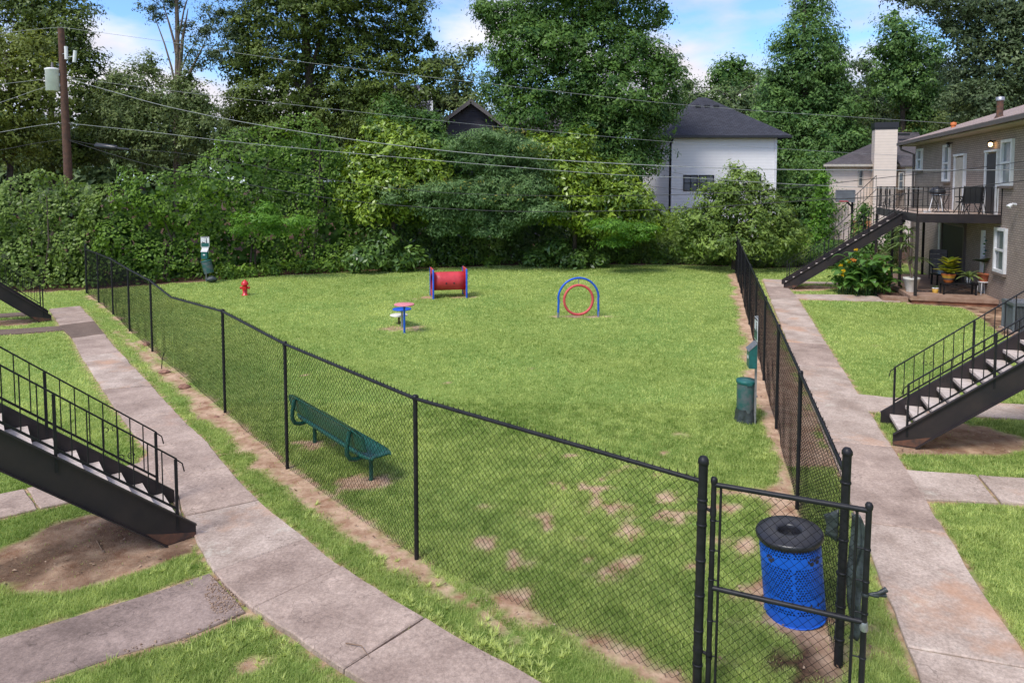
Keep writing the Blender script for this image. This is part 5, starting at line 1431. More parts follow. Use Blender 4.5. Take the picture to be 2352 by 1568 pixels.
# white pot with dracaena
q = PT(2105, 672); q[0] -= .05; q[1] += .25
t = thing('potted_plant', 'tall dracaena with drooping strap leaves in a large white pot at the patio corner', 'potted plant', q)
pot(t, [(.17, 0), (.26, .44), (.285, .46), (.285, .53), (.25, .53), (.24, .47), (0, .46)], 'pot_white')
for (dx, dy, h_) in ((-.30, .0, 1.65), (-.12, .1, 1.9), (-.42, -.1, 1.35), (.18, .05, .8)):
    mb = MB(); mb.tube([(0, 0, .45), (dx * .5, dy, .45 + h_ * .5), (dx, dy, .35 + h_)], [.025, .02, .016], 6); part('stem', mb, 'bark_light', t)
    frond_plant(t, np.array((dx, dy, .35 + h_)), 26, .68, .06, 'leaf_palm', 1.5)
# croton in banded pot on the black bench table
tq = PT(2200, 676); tb_ = thing('patio_bench', 'low black bench table with crossed braces on the patio', 'bench', tq, math.atan2(NX[1], NX[0]) + .1)
mb = MB(); mb.box((0, 0, .40), (1.15, .38, .045)); part('tabletop', mb, 'black_metal', tb_)
for sx in (-.52, .52):
    for sy in (-.15, .15): mb = MB(); mb.box((sx, sy, .19), (.05, .05, .38)); part('leg', mb, 'black_metal', tb_)
for sg in (-1, 1): mb = MB(); mb.bar((-.5 * sg, -.15, .06), (.5 * sg, -.15, .36), .015, .02); part('brace', mb, 'black_metal', tb_)
t = thing('potted_plant', 'yellow green croton in an orange and gold banded pot', 'potted plant', (tq[0] - .30, tq[1] + .10, PZ + .425))
pot(t, [(.12, 0), (.17, .10)], 'pot_orange')
for z0, z1, m_ in ((.10, .16, 'glass_dark'), (.16, .26, 'pot_yellow'), (.26, .31, 'pot_orange')):
    mb = MB(); mb.lathe([(.12 + z0 * .4, z0), (.12 + z1 * .4, z1)], (0, 0, 0), 18); part('band', mb, m_, t)
mb = MB(); mb.lathe([(.23, .31), (.23, .33), (0, .32)], (0, 0, 0), 18); part('soil', mb, 'rust_dust', t)
for (bx, bz) in ((0, .35), (0, .55), (.02, .72)): frond_plant(t, np.array((bx, 0, bz)), 22, .46, .15, 'leaf_croton', .6)
t = thing('potted_plant', 'small palm in a black and white striped pot on the patio bench', 'potted plant', (tq[0] + .38, tq[1] + .02, PZ + .425))
for i in range(16):
    mb = MB(); a0, a1 = i * math.pi / 8, (i + 1) * math.pi / 8; pr = [(.07, 0), (.115, .10), (.12, .20)]
    mb.add([(r_ * math.cos(a_), r_ * math.sin(a_), z) for r_, z in pr for a_ in (a0, a1)], [(0, 1, 3, 2), (2, 3, 5, 4)]); part('stripe', mb, 'white_paint' if i % 2 else 'black_metal', t)
frond_plant(t, np.array((0, 0, .2)), 18, .70, .09, 'leaf_palm', 1.1)
st_q = PT(2257, 676); t = thing('stool', 'white metal stool with four thin legs at the wall end of the patio', 'stool', st_q)
mb = MB(); mb.lathe([(.17, .44), (.18, .45), (.18, .47), (0, .475)], (0, 0, 0), 18); part('seat', mb, 'white_paint', t)
for i in range(4): a_ = .7 + i * math.pi / 2; mb = MB(); mb.tube([(.14 * math.cos(a_), .14 * math.sin(a_), .45), (.19 * math.cos(a_), .19 * math.sin(a_), 0)], .014, 6); part('leg', mb, 'white_paint', t)
t = thing('potted_plant', 'large leaved plant in a terracotta pot on the white stool', 'potted plant', (st_q[0], st_q[1], PZ + .475))
pot(t, [(.13, 0), (.18, .22), (.20, .23), (.20, .29), (.17, .29), (0, .27)], 'terracotta')
mb = MB(); mb.tube([(0, 0, .28), (.02, 0, .6), (-.02, .02, .78)], .012, 5); part('stem', mb, 'leaf_canna', t)
frond_plant(t, np.array((0, 0, .70)), 7, .42, .26, 'leaf_dark', .8)
q = PT(2279, 672); mb = MB(); mb.box((0, 0, .16), (.16, .10, .32)); mb.lathe([(.04, .32), (.05, .36)], (0, 0, 0), 8); o = part('box', mb, 'white_paint'); o.location = q; tag(o, 'white carton standing by the brick wall beside the stool', 'box')
q = PT(2148, 672); t = thing('bucket', 'small yellow tub with a dark plant on the patio edge', 'tub', q); mb = MB(); mb.lathe([(.085, 0), (.105, .16), (0, .15)], (0, 0, 0), 14); part('tub', mb, 'pot_yellow', t)
mb = MB(); mb.lathe([(.11, .16), (.11, .185), (.0, .19)], (0, 0, 0), 14); part('rim', mb, 'white_paint', t); frond_plant(t, np.array((0, 0, .17)), 10, .22, .05, 'leaf_dark', .6)
for dx in (2114, 2122, 2133, 2140):
    q = PT(dx, 670); mb = MB(); mb.lathe([(.05, 0), (.06, .03), (.0, .045)], (0, 0, 0), 10); mb.v = [(x * 2.2, y, z) for x, y, z in mb.v]; o = part('sandal', mb, 'black_plastic'); o.location = q; tag(o, {2114: 'black sandal nearest the white pot on the patio edge', 2122: 'black sandal second from the white pot', 2133: 'black sandal third from the white pot', 2140: 'black sandal nearest the yellow tub on the patio edge'}[dx], 'sandal', 'black sandals on the patio edge')
def lounge(q, rz, lab):
    t = thing('patio_chair', lab, 'chair', q, rz)
    mb = MB(); mb.box((0, 0, .38), (.62, .58, .08)); part('seat', mb, 'cloth_grey', t)
    for i in range(4): mb = MB(); mb.bar((0, .27 + .02 * i, .46 + .2 * i), (0, .29 + .02 * i, .64 + .2 * i), .60, .05); part('cushion_section', mb, 'cloth_grey', t)
    for x in (-.32, .32):
        mb = MB(); mb.tube([(x, -.28, 0), (x, -.28, .58), (x, .28, .60)], .018, 6); part('arm', mb, 'black_metal', t); mb = MB(); mb.tube([(x, .30, 0), (x, .34, 1.2)], .018, 6); part('leg', mb, 'black_metal', t)
lounge(PT(2158, 643), R(-20), 'tall backed grey patio chair behind the white pot')
lounge(PT(2215, 648), R(-30), 'grey patio chair in the shade behind the croton')
q = PT(2150, 650); t = thing('side_table', 'low black side table beside the tall grey patio chair', 'table', (q[0], q[1] - .5, PZ)); mb = MB(); mb.box((0, 0, .42), (.85, .45, .04)); part('tabletop', mb, 'black_metal', t)
for sx in (-.38, .38):
    for sy in (-.18, .18): mb = MB(); mb.box((sx, sy, .2), (.05, .05, .4)); part('leg', mb, 'black_metal', t)
t = thing('watering_can', 'pale blue watering can on the low black side table', 'watering can', (q[0] - .15, q[1] - .5, PZ + .44)); mb = MB(); mb.lathe([(.09, 0), (.09, .15), (.07, .17)], (0, 0, 0), 14); part('body', mb, 'watering_can', t)
mb = MB(); mb.tube([(.08, 0, .04), (.2, 0, .17)], .012, 6); part('spout', mb, 'watering_can', t); mb = MB(); mb.tube([(-.09, 0, .03), (-.15, 0, .1), (-.07, 0, .19)], .008, 6); part('handle', mb, 'watering_can', t)
# hanging ornament by the door
q = AW(s_at(2277), .12); z = zat(2277, 545); t = thing('hanging_ornament', 'string of small glass ornaments hanging on the wall by the patio door', 'ornament', (q[0], q[1], z - .6))
for i in range(7): mb = MB(); mb.lathe([(0, -.04), (.05, 0), (0, .04)], (.03 * math.sin(i * 2), 0, .6 - i * .12), 6); part('bead', mb, ['galvanised', 'green_plastic', 'leaf_bright'][i % 3], t)

# --- AC unit
q = G2(2345, 765); q = q + np.array((.25, .2)); t = thing('air_conditioner', 'round cornered grey air conditioning unit on the ground by the brick wall', 'air conditioner', (q[0], q[1], 0), math.atan2(EX[1], EX[0]))
mb = MB(); mb.box((0, 0, .03), (.95, .95, .06)); part('pad', mb, 'walk_concrete', t)
mb = MB(); mb.box((0, 0, .43), (.78, .78, .72)); part('coil', mb, 'cloth_dark', t)
for i in range(28):
    for f in range(4):
        a_ = f * math.pi / 2; x = -.38 + i * .76 / 27; c_, s_ = math.cos(a_), math.sin(a_); 
        if f == 0 and i % 1 == 0: pass
mb = MB()
for f in range(4):
    a_ = f * math.pi / 2; c_, s_ = math.cos(a_), math.sin(a_)
    for i in range(26):
        x = -.40 + i * .80 / 25; mb.bar((c_ * x - s_ * .41, s_ * x + c_ * .41, .08), (c_ * x - s_ * .41, s_ * x + c_ * .41, .78), .012, .012, up=(c_, s_, 0))
part('grille', mb, 'ac_grey', t)
for sx in (-1, 1):
    for sy in (-1, 1): mb = MB(); mb.lathe([(.05, .06), (.05, .80)], (sx * .40, sy * .40, 0), 8); part('corner_post', mb, 'ac_grey', t)
mb = MB(); mb.box((0, 0, .83), (.90, .90, .08)); part('top_cover', mb, 'ac_grey', t)
mb = MB()
for r_ in (.06, .14, .22, .30, .37): mb.tube([(r_ * math.cos(a_), r_ * math.sin(a_), .885 + .05 * (1 - r_ / .37)) for a_ in np.linspace(0, 2 * math.pi, 25)], .006, 4, False)
for i in range(8): a_ = i * math.pi / 4; mb.tube([(0, 0, .94), (.37 * math.cos(a_), .37 * math.sin(a_), .875)], .005, 4)
part('fan_guard', mb, 'galvanised', t)

# --- beige house with chimney
BY = 47.0
def hp_(px, py, Y=BY): return D(px, py, Y)
bh = thing('beige_house', 'beige clapboard house with a dark grey roof and tall chimney', 'house', (hp_(1990, 560)[0], BY, 0))
xl, xr = hp_(1900, 400)[0], hp_(2120, 400)[0]; ze = hp_(1950, 381)[2]
wall_box([(xl, BY), (xr, BY), (xr + 5, BY + 10), (xl + 5, BY + 10)], -.1, ze, 'beige_siding', bh)
roof_hip([(xl - .4, BY - .4), (xr + .4, BY - .4), (xr + 5.4, BY + 10.4), (xl + 4.6, BY + 10.4)], [(hp_(2062, 300, BY + 5)[0], BY + 5), (hp_(2110, 300, BY + 5)[0], BY + 5)], ze + .12, float(hp_(2090, 304, BY + 5)[2]), .14, 'shingle_grey', bh)
mb = MB(); mb.bar((xl - .45, BY - .45, ze + .02), (xr + .4, BY - .45, ze + .02), .10, .16); part('gutter', mb, 'cream_trim', bh, True)
mb = MB(); mb.bar((xl + .04, BY - .03, 0), (xl + .04, BY - .03, ze), .16, .05, up=(0, 1, 0)); part('corner_board', mb, 'cream_trim', bh, True)
mb = MB(); mb.tube([(xl - .3, BY - .42, ze), (xl - .05, BY - .12, ze - .5), (xl - .05, BY - .10, .2)], .05, 6); part('downspout', mb, 'cream_trim', bh, True)
cx0, cx1 = hp_(2005, 300)[0], hp_(2038, 300)[0]; zc = float(hp_(2020, 297, BY - 1.2)[2])
mb = MB(); mb.box(((cx0 + cx1) / 2 + .02, BY - .55, zc / 2), (1.35, 1.1, zc), R(-18)); ch = part('chimney', mb, 'beige_siding', bh, True)
mb = MB(); mb.box(((cx0 + cx1) / 2 + .02, BY - .55, zc + .30), (1.46, 1.22, .36), R(-18)); mb.box(((cx0 + cx1) / 2 + .02, BY - .55, zc + .07), (1.40, 1.15, .14), R(-18)); part('chimney_cap', mb, 'chimney_cap', ch, False)
def win_front(parent, px0, px1, py0, py1, Y, mfr, glass, **k): 
    a_, b_ = D(px0, py1, Y), D(px1, py0, Y); return window(parent, (0, Y), (1, 0), (0, -1), a_[0], b_[0], a_[2], b_[2], mfr=mfr, glass=glass, **k)
win_front(bh, 1970, 1983, 390, 428, BY, 'cream_trim', 'glass_dark', sill=False)
win_front(bh, 2059, 2078, 392, 440, BY, 'cream_trim', 'glass_dark', sill=False)
win_front(bh, 2092, 2104, 395, 440, BY, 'cream_trim', 'glass_dark', sill=False)
# bay roof on the right of the chimney
a_ = hp_(2048, 386, BY - .9); mb = MB(); xa, xb = hp_(2044, 385)[0], hp_(2098, 385)[0]
mb.add([(xa, BY - 1.3, ze), (xb, BY - 1.3, ze), (xb, BY, ze + .75), (xa + .3, BY, ze + .75), (xa, BY - 1.3, ze - .1), (xb, BY - 1.3, ze - .1)], [(0, 1, 2, 3), (4, 5, 1, 0), (0, 3, 4)]); part('bay_roof', mb, 'shingle_grey', bh, True, uv=((1, 0, 0), (0, .8, .6)))
wall_box([(xa + .5, BY - 1.0), (xb - .2, BY - 1.0), (xb - .2, BY), (xa + .5, BY)], 0, ze - .02, 'beige_siding', bh, 'bay_wall')
win_front(bh, 2062, 2076, 396, 436, BY - 1.0, 'cream_trim', 'glass_dark', sill=False)
for i in range(2): q = D(2069 + i * 12, 309, BY + 3.4); mb = MB(); mb.box(q, (.4, .3, .16)); part('roof_vent', mb, 'chimney_cap', bh, True)
mb = MB(); mb.box(hp_(2000, 530, BY - .1), (2.6, .05, 1.4)); part('wood_skirting', mb, 'wood_tan', bh, True)
# railing of its back steps
rl = thing('stair_railing', 'thin black stair railing before the beige house', 'railing', (*hp_(1930, 540, 41)[:2], 0))
a_, b_ = Vector(D(1912, 530, 41)), Vector(D(2012, 436, 41)); 
for i in range(15):
    p_ = a_.lerp(b_, i / 14); mb = MB(); mb.bar(p_, p_ + Vector((0, 0, .85)), .018, .018, up=(1, 0, 0)); part('baluster', mb, 'black_metal', rl, True)
mb = MB(); mb.bar(a_ + Vector((0, 0, .85)), b_ + Vector((0, 0, .85)), .04, .03); mb.bar(a_, b_, .03, .03); part('handrail', mb, 'black_metal', rl, True)
# basketball hoop
p_ = D(1957, 495, 40); t = thing('basketball_hoop', 'basketball hoop with clear backboard and red rim by the beige house', 'basketball hoop', (p_[0], p_[1], 0))
zt = float(D(1957, 460, 40)[2]); mb = MB(); mb.tube([(0, 0, 0), (0, 0, zt)], .07, 8); part('pole', mb, 'black_metal', t)
mb = MB(); mb.box((-.55, -.25, zt + .25), (1.1, .04, .65)); bb_ = part('backboard', mb, 'glass_mid', t)
mb = MB(); 
for (x0, z0, x1, z1) in ((-1.1, -.08, 0, -.08), (-1.1, .58, 0, .58), (-1.1, -.08, -1.1, .58), (0, -.08, 0, .58)): mb.bar((x0, -.25, zt + z0), (x1, -.25, zt + z1), .05, .05)
part('backboard_frame', mb, 'galvanised', t)
mb = MB(); mb.tube([(-.75 + .24 * math.cos(a_), -.52 + .24 * math.sin(a_), zt - .05) for a_ in np.linspace(0, 6.283, 17)], .02, 5, False); part('rim', mb, 'red_paint', t)
mb = MB(); mb.tube([(0, 0, zt - .4), (-.5, -.2, zt)], .05, 6); part('arm', mb, 'black_metal', t)

# --- white house
WY = 46.0
wh = thing('white_house', 'white clapboard house with a dark slate coloured hip roof', 'house', (D(1660, 560, WY)[0], WY, 0))
xl, xr = D(1537.5, 400, WY)[0], D(1783, 400, WY)[0]; ze = float(D(1600, 316, WY)[2])
wdep = 9.0
ang_w = 0.0
bl_ = np.array((D(1476, 400, WY + wdep)[0], WY + wdep))
WP = [(xl, WY), (xr, WY), (xr + .1, WY + wdep), (bl_[0], WY + wdep)]
wall_box(WP, -.1, ze, 'white_siding', wh)
zr = float(D(1612, 224, WY + 4.6)[2])
roof_hip([(xl - .45, WY - .5), (xr + .75, WY - .5), (xr + .7, WY + wdep + .5), (bl_[0] - .5, WY + wdep + .5)], [(D(1604, 226, WY + 4.6)[0], WY + 4.6), (D(1622, 226, WY + 4.6)[0], WY + 4.6)], ze + .12, zr, .18, 'shingle_dark', wh)
mb = MB(); mb.bar((xl - .5, WY - .55, ze + .02), (xr + .78, WY - .55, ze + .02), .12, .14); part('gutter', mb, 'chimney_cap', wh, True)
mb = MB(); mb.bar((xl - .45, WY - .5, ze + .02), (bl_[0] - .5, WY + wdep + .5, ze + .02), .12, .14); part('gutter', mb, 'chimney_cap', wh, True)
mb = MB(); mb.tube([(xl + .15, WY - .5, ze), (xl + .02, WY - .12, ze - .45), (xl + .02, WY - .10, .1)], .075, 8); part('downspout', mb, 'chimney_cap', wh, True)
for x in (xl + .1, xr - .08): mb = MB(); mb.bar((x, WY - .02, 0), (x, WY - .02, ze), .15, .06, up=(0, 1, 0)); part('corner_board', mb, 'white_paint', wh, True)
win_front(wh, 1569, 1603, 402, 439, WY, 'chimney_cap', 'glass_mid', sill=False, mull=1)
win_front(wh, 1604, 1640, 402, 439, WY, 'chimney_cap', 'glass_mid', sill=False, mull=1)
win_front(wh, 1725, 1748, 402, 436, WY, 'chimney_cap', 'glass_dark', sill=False)
ef = np.array((bl_[0] - xl, wdep)); Lf = np.linalg.norm(ef); ef /= Lf
nf = np.array((-ef[1], ef[0]))
if nf[0] > 0: nf = -nf
zz = float(D(1508, 350, WY + 4)[2]); window(wh, (xl, WY), ef, nf, 3.0, 4.2, zz - .8, zz + .4, mfr='chimney_cap', glass='glass_dark', sill=False)
for px in (1603, 1624, 1645):
    q = D(px, 244, WY + 3.2); mb = MB(); mb.box(q, (.34, .3, .14)); part('roof_vent', mb, 'chimney_cap', wh, True)

# --- grey gabled house behind the trees
GY = 50.0
gh = thing('grey_house', 'dark grey gabled house half hidden behind the trees', 'house', (D(1083, 560, GY)[0], GY, 0))
x0, x1, xm = D(1018, 300, GY)[0], D(1146, 300, GY)[0], D(1083, 300, GY)[0]; z0, z1 = float(D(1083, 279, GY)[2]), float(D(1083, 233, GY)[2])
mb = MB(); vs = [(x0 + .3, GY, -.1), (x1 - .3, GY, -.1), (x1 - .3, GY, z0), (xm, GY, z1 - .2), (x0 + .3, GY, z0)]; vs2 = [(x, GY + 9, z) for x, y, z in vs]
mb.add(vs + vs2, [(0, 1, 2, 3, 4), (9, 8, 7, 6, 5)] + [(i, i + 5, (i + 1) % 5 + 5, (i + 1) % 5) for i in range(5)]); part('wall', mb, 'dark_siding', gh, True)
for sx, xe in ((-1, x0), (1, x1)):
    mb = MB(); a_, b_ = np.array((xm, GY - .6, z1 + .1)), np.array((xe + sx * .25, GY - .6, z0 - .12)); f = [a_, b_, b_ + (0, 10, 0), a_ + (0, 10, 0)]; low = [p_ - np.array((0, 0, .22)) for p_ in f]
    mb.add(f + low, [(0, 1, 2, 3), (7, 6, 5, 4), (0, 4, 5, 1), (1, 5, 6, 2), (2, 6, 7, 3), (3, 7, 4, 0)]); part('roof', mb, 'shingle_grey', gh, True, uv=((0, 1, 0), (1, 0, 0)))
    mb = MB(); mb.bar(a_ - (0, .04, .16), b_ - (0, .04, .16), .06, .26); part('barge_board', mb, 'cloth_grey', gh, True)
wall_box([(D(1160, 300, GY + 4)[0], GY + 4), (D(1290, 300, GY + 4)[0], GY + 4), (D(1290, 300, GY + 4)[0], GY + 12), (D(1160, 300, GY + 4)[0], GY + 12)], 0, float(D(1200, 300, GY + 4)[2]), 'dark_siding', gh, 'wing_wall')
roof_hip([(D(1150, 300, GY + 3)[0], GY + 3), (D(1300, 300, GY + 3)[0], GY + 3), (D(1300, 300, GY + 3)[0], GY + 13), (D(1150, 300, GY + 3)[0], GY + 13)], [(D(1175, 300, GY + 8)[0], GY + 8), (D(1270, 300, GY + 8)[0], GY + 8)], float(D(1200, 300, GY + 3)[2]), float(D(1200, 246, GY + 8)[2]), .15, 'shingle_grey', gh)
th_ = thing('tall_house', 'upper corner of a dark tall house showing through the oak', 'house', (D(940, 560, 62)[0], 62, 0))
wall_box([(D(880, 300, 62)[0], 62), (D(992, 300, 62)[0], 62), (D(992, 300, 62)[0], 70), (D(880, 300, 62)[0], 70)], 0, float(D(960, 196, 62)[2]), 'dark_siding', th_)
mb = MB(); mb.bar((D(992, 300, 62)[0], 61.95, 0), (D(992, 300, 62)[0], 61.95, float(D(960, 196, 62)[2])), .22, .1, up=(0, 1, 0)); part('corner_board', mb, 'white_paint', th_, True)
win_front(th_, 962, 984, 205, 236, 62, 'white_paint', 'glass_mid', sill=False)

# ================================================================ UTILITY POLE AND LINES
pb, ptp = D(158, 430, 30), D(140, 66, 30)
pole = thing('utility_pole', 'brown wooden utility pole rising from the thicket at the left', 'utility pole', (pb[0], 30, 0))
base = np.array((pb[0] + (pb[0] - ptp[0]) * (pb[2] / (ptp[2] - pb[2])), 30, 0)); mb = MB(); mb.tube([base, (base + ptp) / 2, ptp], [.19, .165, .125], 14); part('shaft', mb, 'wood_pole', pole, True)
tq_ = D(125, 186, 30)
tr_ = thing('transformer', 'pale grey cylindrical transformer hung on the utility pole', 'transformer', (tq_[0], 29.9, tq_[2]))
mb = MB(); mb.lathe([(.24, -.46), (.28, -.44), (.28, .42), (.30, .44), (.30, .49), (.2, .53), (0, .55)], (0, 0, 0), 22); part('tank', mb, 'white_paint', tr_)
mb = MB(); mb.lathe([(.05, .52), (.06, .56), (.04, .60), (.06, .64), (.04, .68), (.05, .72), (.03, .78)], (0, 0, 0), 10); part('bushing', mb, 'cloth_grey', tr_)
for z in (-.2, .25): mb = MB(); mb.bar((.22, 0, z), (.46, .08, z), .08, .1); part('bracket', mb, 'galvanised', tr_)
for (px, py, l_) in ((152, 122, .55), (170, 130, .5)):
    q = D(px, py, 29.9); t = thing('fuse_cutout', 'grey fuse cutout close against the pole top' if px < 160 else 'slanting white fuse cutout standing off to the right of the pole top', 'fuse cutout', q)
    mb = MB(); mb.tube([(0, 0, -l_ / 2), (.06 if px > 160 else 0, 0, l_ / 2)], .07, 8); part('tube', mb, 'white_paint', t)
    mb = MB(); mb.tube([(0, 0, 0), (-.35 if px > 160 else -.15, 0, -.05)], .02, 5); part('arm', mb, 'galvanised', t)
def line(pts, Y0, Y1, r, m, label):
    """pts (px, py) left to right; distance runs from Y0 to Y1 with x"""
    xa, xb = pts[0][0], pts[-1][0]; P_ = []
    xs_ = np.array([p_[0] for p_ in pts], float); ys_ = np.array([p_[1] for p_ in pts], float)
    # smooth monotone sampling
    for i in range(len(pts) - 1):
        for j in range(5):
            f = j / 5; p0, p1, p2, p3 = pts[max(i - 1, 0)], pts[i], pts[i + 1], pts[min(i + 2, len(pts) - 1)]
            def cr(k_):
                m1 = (p2[k_] - p0[k_]) * .5 if p0 is not p1 else p2[k_] - p1[k_]; m2 = (p3[k_] - p1[k_]) * .5 if p3 is not p2 else p2[k_] - p1[k_]
                if k_ == 1:
                    d1, d2 = max(p1[0] - p0[0], 1e-6), max(p3[0] - p2[0], 1e-6); h = p2[0] - p1[0]
                    s0 = (p2[1] - p1[1]) / h; sp = (p1[1] - p0[1]) / d1 if p0 is not p1 else s0; sn = (p3[1] - p2[1]) / d2 if p3 is not p2 else s0
                    m1, m2 = (s0 + sp) / 2 * h, (s0 + sn) / 2 * h; return (2 * f ** 3 - 3 * f * f + 1) * p1[1] + (f ** 3 - 2 * f * f + f) * m1 + (-2 * f ** 3 + 3 * f * f) * p2[1] + (f ** 3 - f * f) * m2
                return p1[0] + (p2[0] - p1[0]) * f
            x, y = cr(0), cr(1); u = (x - xa) / (xb - xa); Yd = 1 / (1 / Y0 + (1 / Y1 - 1 / Y0) * u); P_.append(D(x, y, Yd))
    P_.append(D(*pts[-1], Y1)); mb = MB(); mb.tube(P_, r * .62, 5)
    return tag(part('power_line', mb, m), label, 'power line')
line([(140,63),(395,98),(564,125),(784,154),(1100,190),(1568,241),(2189,284)], 30, 31, .013, 'wire_grey', 'thin pale topmost power line from the pole top to the apartment roof')
line([(147,177),(395,209),(784,253),(1101,287),(1206,297),(1540,326),(1782,341),(2000,354),(2100,358)], 30, 36, .013, 'wire_grey', 'thin pale second power line from the pole to the apartment corner')
line([(148,178),(224,201),(405,250),(784,317),(1121,356),(1459,378),(1600,384),(1713,388),(2040,391),(2352,390),(2420,388)], 30, 21, .020, 'wire_grey', 'thick twisted power line sweeping down from the transformer height')
line([(150,282),(202,288),(337,302),(500,322),(797,351),(1100,377),(1425,402),(1568,408),(1782,421),(1899,427),(2017,432),(2120,434)], 30, 24, .016, 'wire_grey', 'power line from the middle of the pole passing the magnolia tops')
line([(152,320),(219,333),(300,343),(405,351),(784,417),(970,439),(1206,449),(1568,447),(1700,441),(1850,428),(2040,407),(2202,391),(2352,371),(2420,362)], 30, 20, .016, 'wire_black', 'black cable carrying the splice closure')
line([(152,321),(324,374),(506,412),(784,459),(1121,484),(1324,486),(1568,479),(1804,464),(2040,449),(2352,415),(2420,407)], 30, 18, .018, 'wire_black', 'lowest black cable sagging across the yard')
line([(1425,420),(1568,436),(1782,452),(2040,458),(2120,459)], 33, 24.5, .014, 'wire_black', 'short black cable running behind the balcony railing')
line([(1480,378),(1540,395),(1640,412),(1730,430),(1900,423)], 34, 33, .010, 'wire_black', 'drooping black drop wire in front of the white house')
for pts, lab, r, m_ in (([(-60,81),(0,78),(70,69),(140,63)], 'thin wire from the pole top to the left edge', .013, 'wire_grey'), ([(-60,202),(0,194),(70,186),(145,177)], 'wire crossing the transformer to the left edge', .014, 'wire_grey'),
    ([(-60,252),(0,236),(60,215),(110,197),(146,179)], 'curving service wire under the transformer', .014, 'wire_grey'), ([(-60,314),(0,304),(80,290),(150,281)], 'pale wire left of the pole below the transformer', .018, 'wire_grey'),
    ([(-60,356),(0,345),(90,328),(152,320)], 'lowest black wire left of the pole', .016, 'wire_black')):
    line(pts, 29, 30, r, m_, lab)
a_, b_ = D(219, 334, 29.6), D(270, 341, 29.4); t = thing('splice_closure', 'fat black splice closure hanging on the cable right of the pole', 'cable closure', a_)
mb = MB(); mb.tube([a_, a_ + (b_ - a_) * .06, a_ + (b_ - a_) * .94, b_], [.07, .12, .12, .07], 12); part('shell', mb, 'black_plastic', t, True)
mb = MB(); mb.tube([b_, D(297, 344, 29.3)], .05, 8); part('tail', mb, 'black_plastic', t, True)

# ================================================================ VEGETATION
def lobes_of(L_, Y, dj=0.8, depth=0.85):
    out_ = []
    for i, (px, py, rx, ry) in enumerate(L_):
        y = Y + math.sin(i * 2.3 + px) * dj; c = D(px, py, y); k_ = y / FL
        out_.append((c[0], c[1], c[2], rx * k_, max(rx, ry) * k_ * depth, ry * k_))
    return out_
def tree(name, label, L_, Y, m, clump, dens, leaf, trunk=None, bark='bark', cat='tree', dj=1.2, limbs=None, **kw):
    """trunk = (px at ground, px top, py top, r0, r1)"""
    lb = lobes_of(L_, Y, dj)
    x0 = D(trunk[0], 420, Y)[0] if trunk else sum(l[0] for l in lb) / len(lb)
    t = thing(name, label, cat, (x0, Y, 0))
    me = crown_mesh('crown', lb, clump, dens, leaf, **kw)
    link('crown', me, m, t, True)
    if trunk:
        tp = D(trunk[1], trunk[2], Y); lm = []
        if limbs is None:
            for i, l in enumerate(sorted(lb, key=lambda q: -q[3])[:7]):
                f = min(.92, max(.25, (l[2] - l[5] * .6) / max(tp[2], .1))); lm.append((f, (l[0], l[1], l[2]), trunk[3] * .38))
        else:
            for (f, px, py, r_) in limbs: lm.append((f, D(px, py, Y + random.uniform(-.5, .5)), r_))
        part('trunk', trunk_mesh((x0, Y, -.1), tp, trunk[3], trunk[4], lm), bark, t, True)
    return t

# far wood closing the view: two uneven rows of crowns beyond everything
def wood(Y, tops, leaf, clump, dens, m, label):
    lb = []
    for (px, py) in tops:
        c = D(px, py, Y); hz = c[2]; r = random.uniform(3.0, 4.2)
        for z in np.arange(hz - r * .6, 1, -r * 1.1): lb.append((c[0] + random.uniform(-1.5, 1.5), Y + random.uniform(-3, 3), z, r * random.uniform(.9, 1.3), r, r * random.uniform(.7, 1.0)))
    me = crown_mesh('far_wood', lb, clump, dens, leaf, drop=0.12, spread=.2)
    return tag(link('far_wood', me, m), label, 'woodland', kind='stuff')
wood(92, [(x, 250 + 45 * math.sin(x * .013) + random.uniform(-20, 20)) for x in range(-260, 1500, 70)], .75, 1.3, 12, 'leaf_far', 'distant wood behind the houses and trees on the left')
wood(96, [(x, (235 if x < 1780 else 205) + 22 * math.sin(x * .02) + random.uniform(-15, 15)) for x in range(1520, 2560, 62)], .75, 1.3, 12, 'leaf_far', 'distant wood behind the white house and the apartments')

tree('yellow_green_tree', 'yellow green tree at the left edge beside the utility pole', [(15,120,75,60),(70,165,60,60),(20,230,85,70),(100,225,50,50),(50,310,90,50),(-70,180,90,120),(-60,330,90,80),(80,110,40,35)], 36, 'leaf_yellow', .55, 44, .17, (10, 20, 120, .22, .08))
tree('dark_oak', 'tall dark tree behind the utility pole', [(110,20,95,55),(185,75,45,55),(40,-10,90,50),(205,165,38,60),(185,250,60,60),(120,110,80,70),(-60,40,90,70),(190,330,60,50),(100,330,90,70)], 42, 'leaf_oak', .62, 58, .19, (120, 110, 20, .3, .1))
tree('olive_tree', 'rounded olive green tree right of the utility pole', [(320,195,60,55),(285,265,75,65),(395,240,70,55),(262,200,28,32),(455,235,48,45),(350,320,110,60),(215,320,45,55),(345,150,26,30),(470,300,60,60),(430,180,25,35)], 41, 'leaf_olive', .48, 58, .15, (330, 325, 200, .25, .08))
tree('slender_tree', 'slender pale trunked tree with sparse upper branches against the sky', [(352,18,34,18),(470,70,46,40),(440,118,32,28),(398,8,40,18),(505,30,46,40),(360,42,22,12),(420,60,24,18),(490,125,40,30),(455,150,30,18),(375,-20,50,22),(540,80,36,50)], 44, 'leaf_dark', .32, 20, .13, (407, 399, -30, .28, .11), 'bark_light', thin=.8, core=False, spread=.9,
     limbs=[(.52, 470, 100, .15), (.62, 432, 20, .15), (.72, 372, 0, .09), (.6, 350, 25, .07), (.80, 440, -30, .07), (.66, 455, 90, .06)])
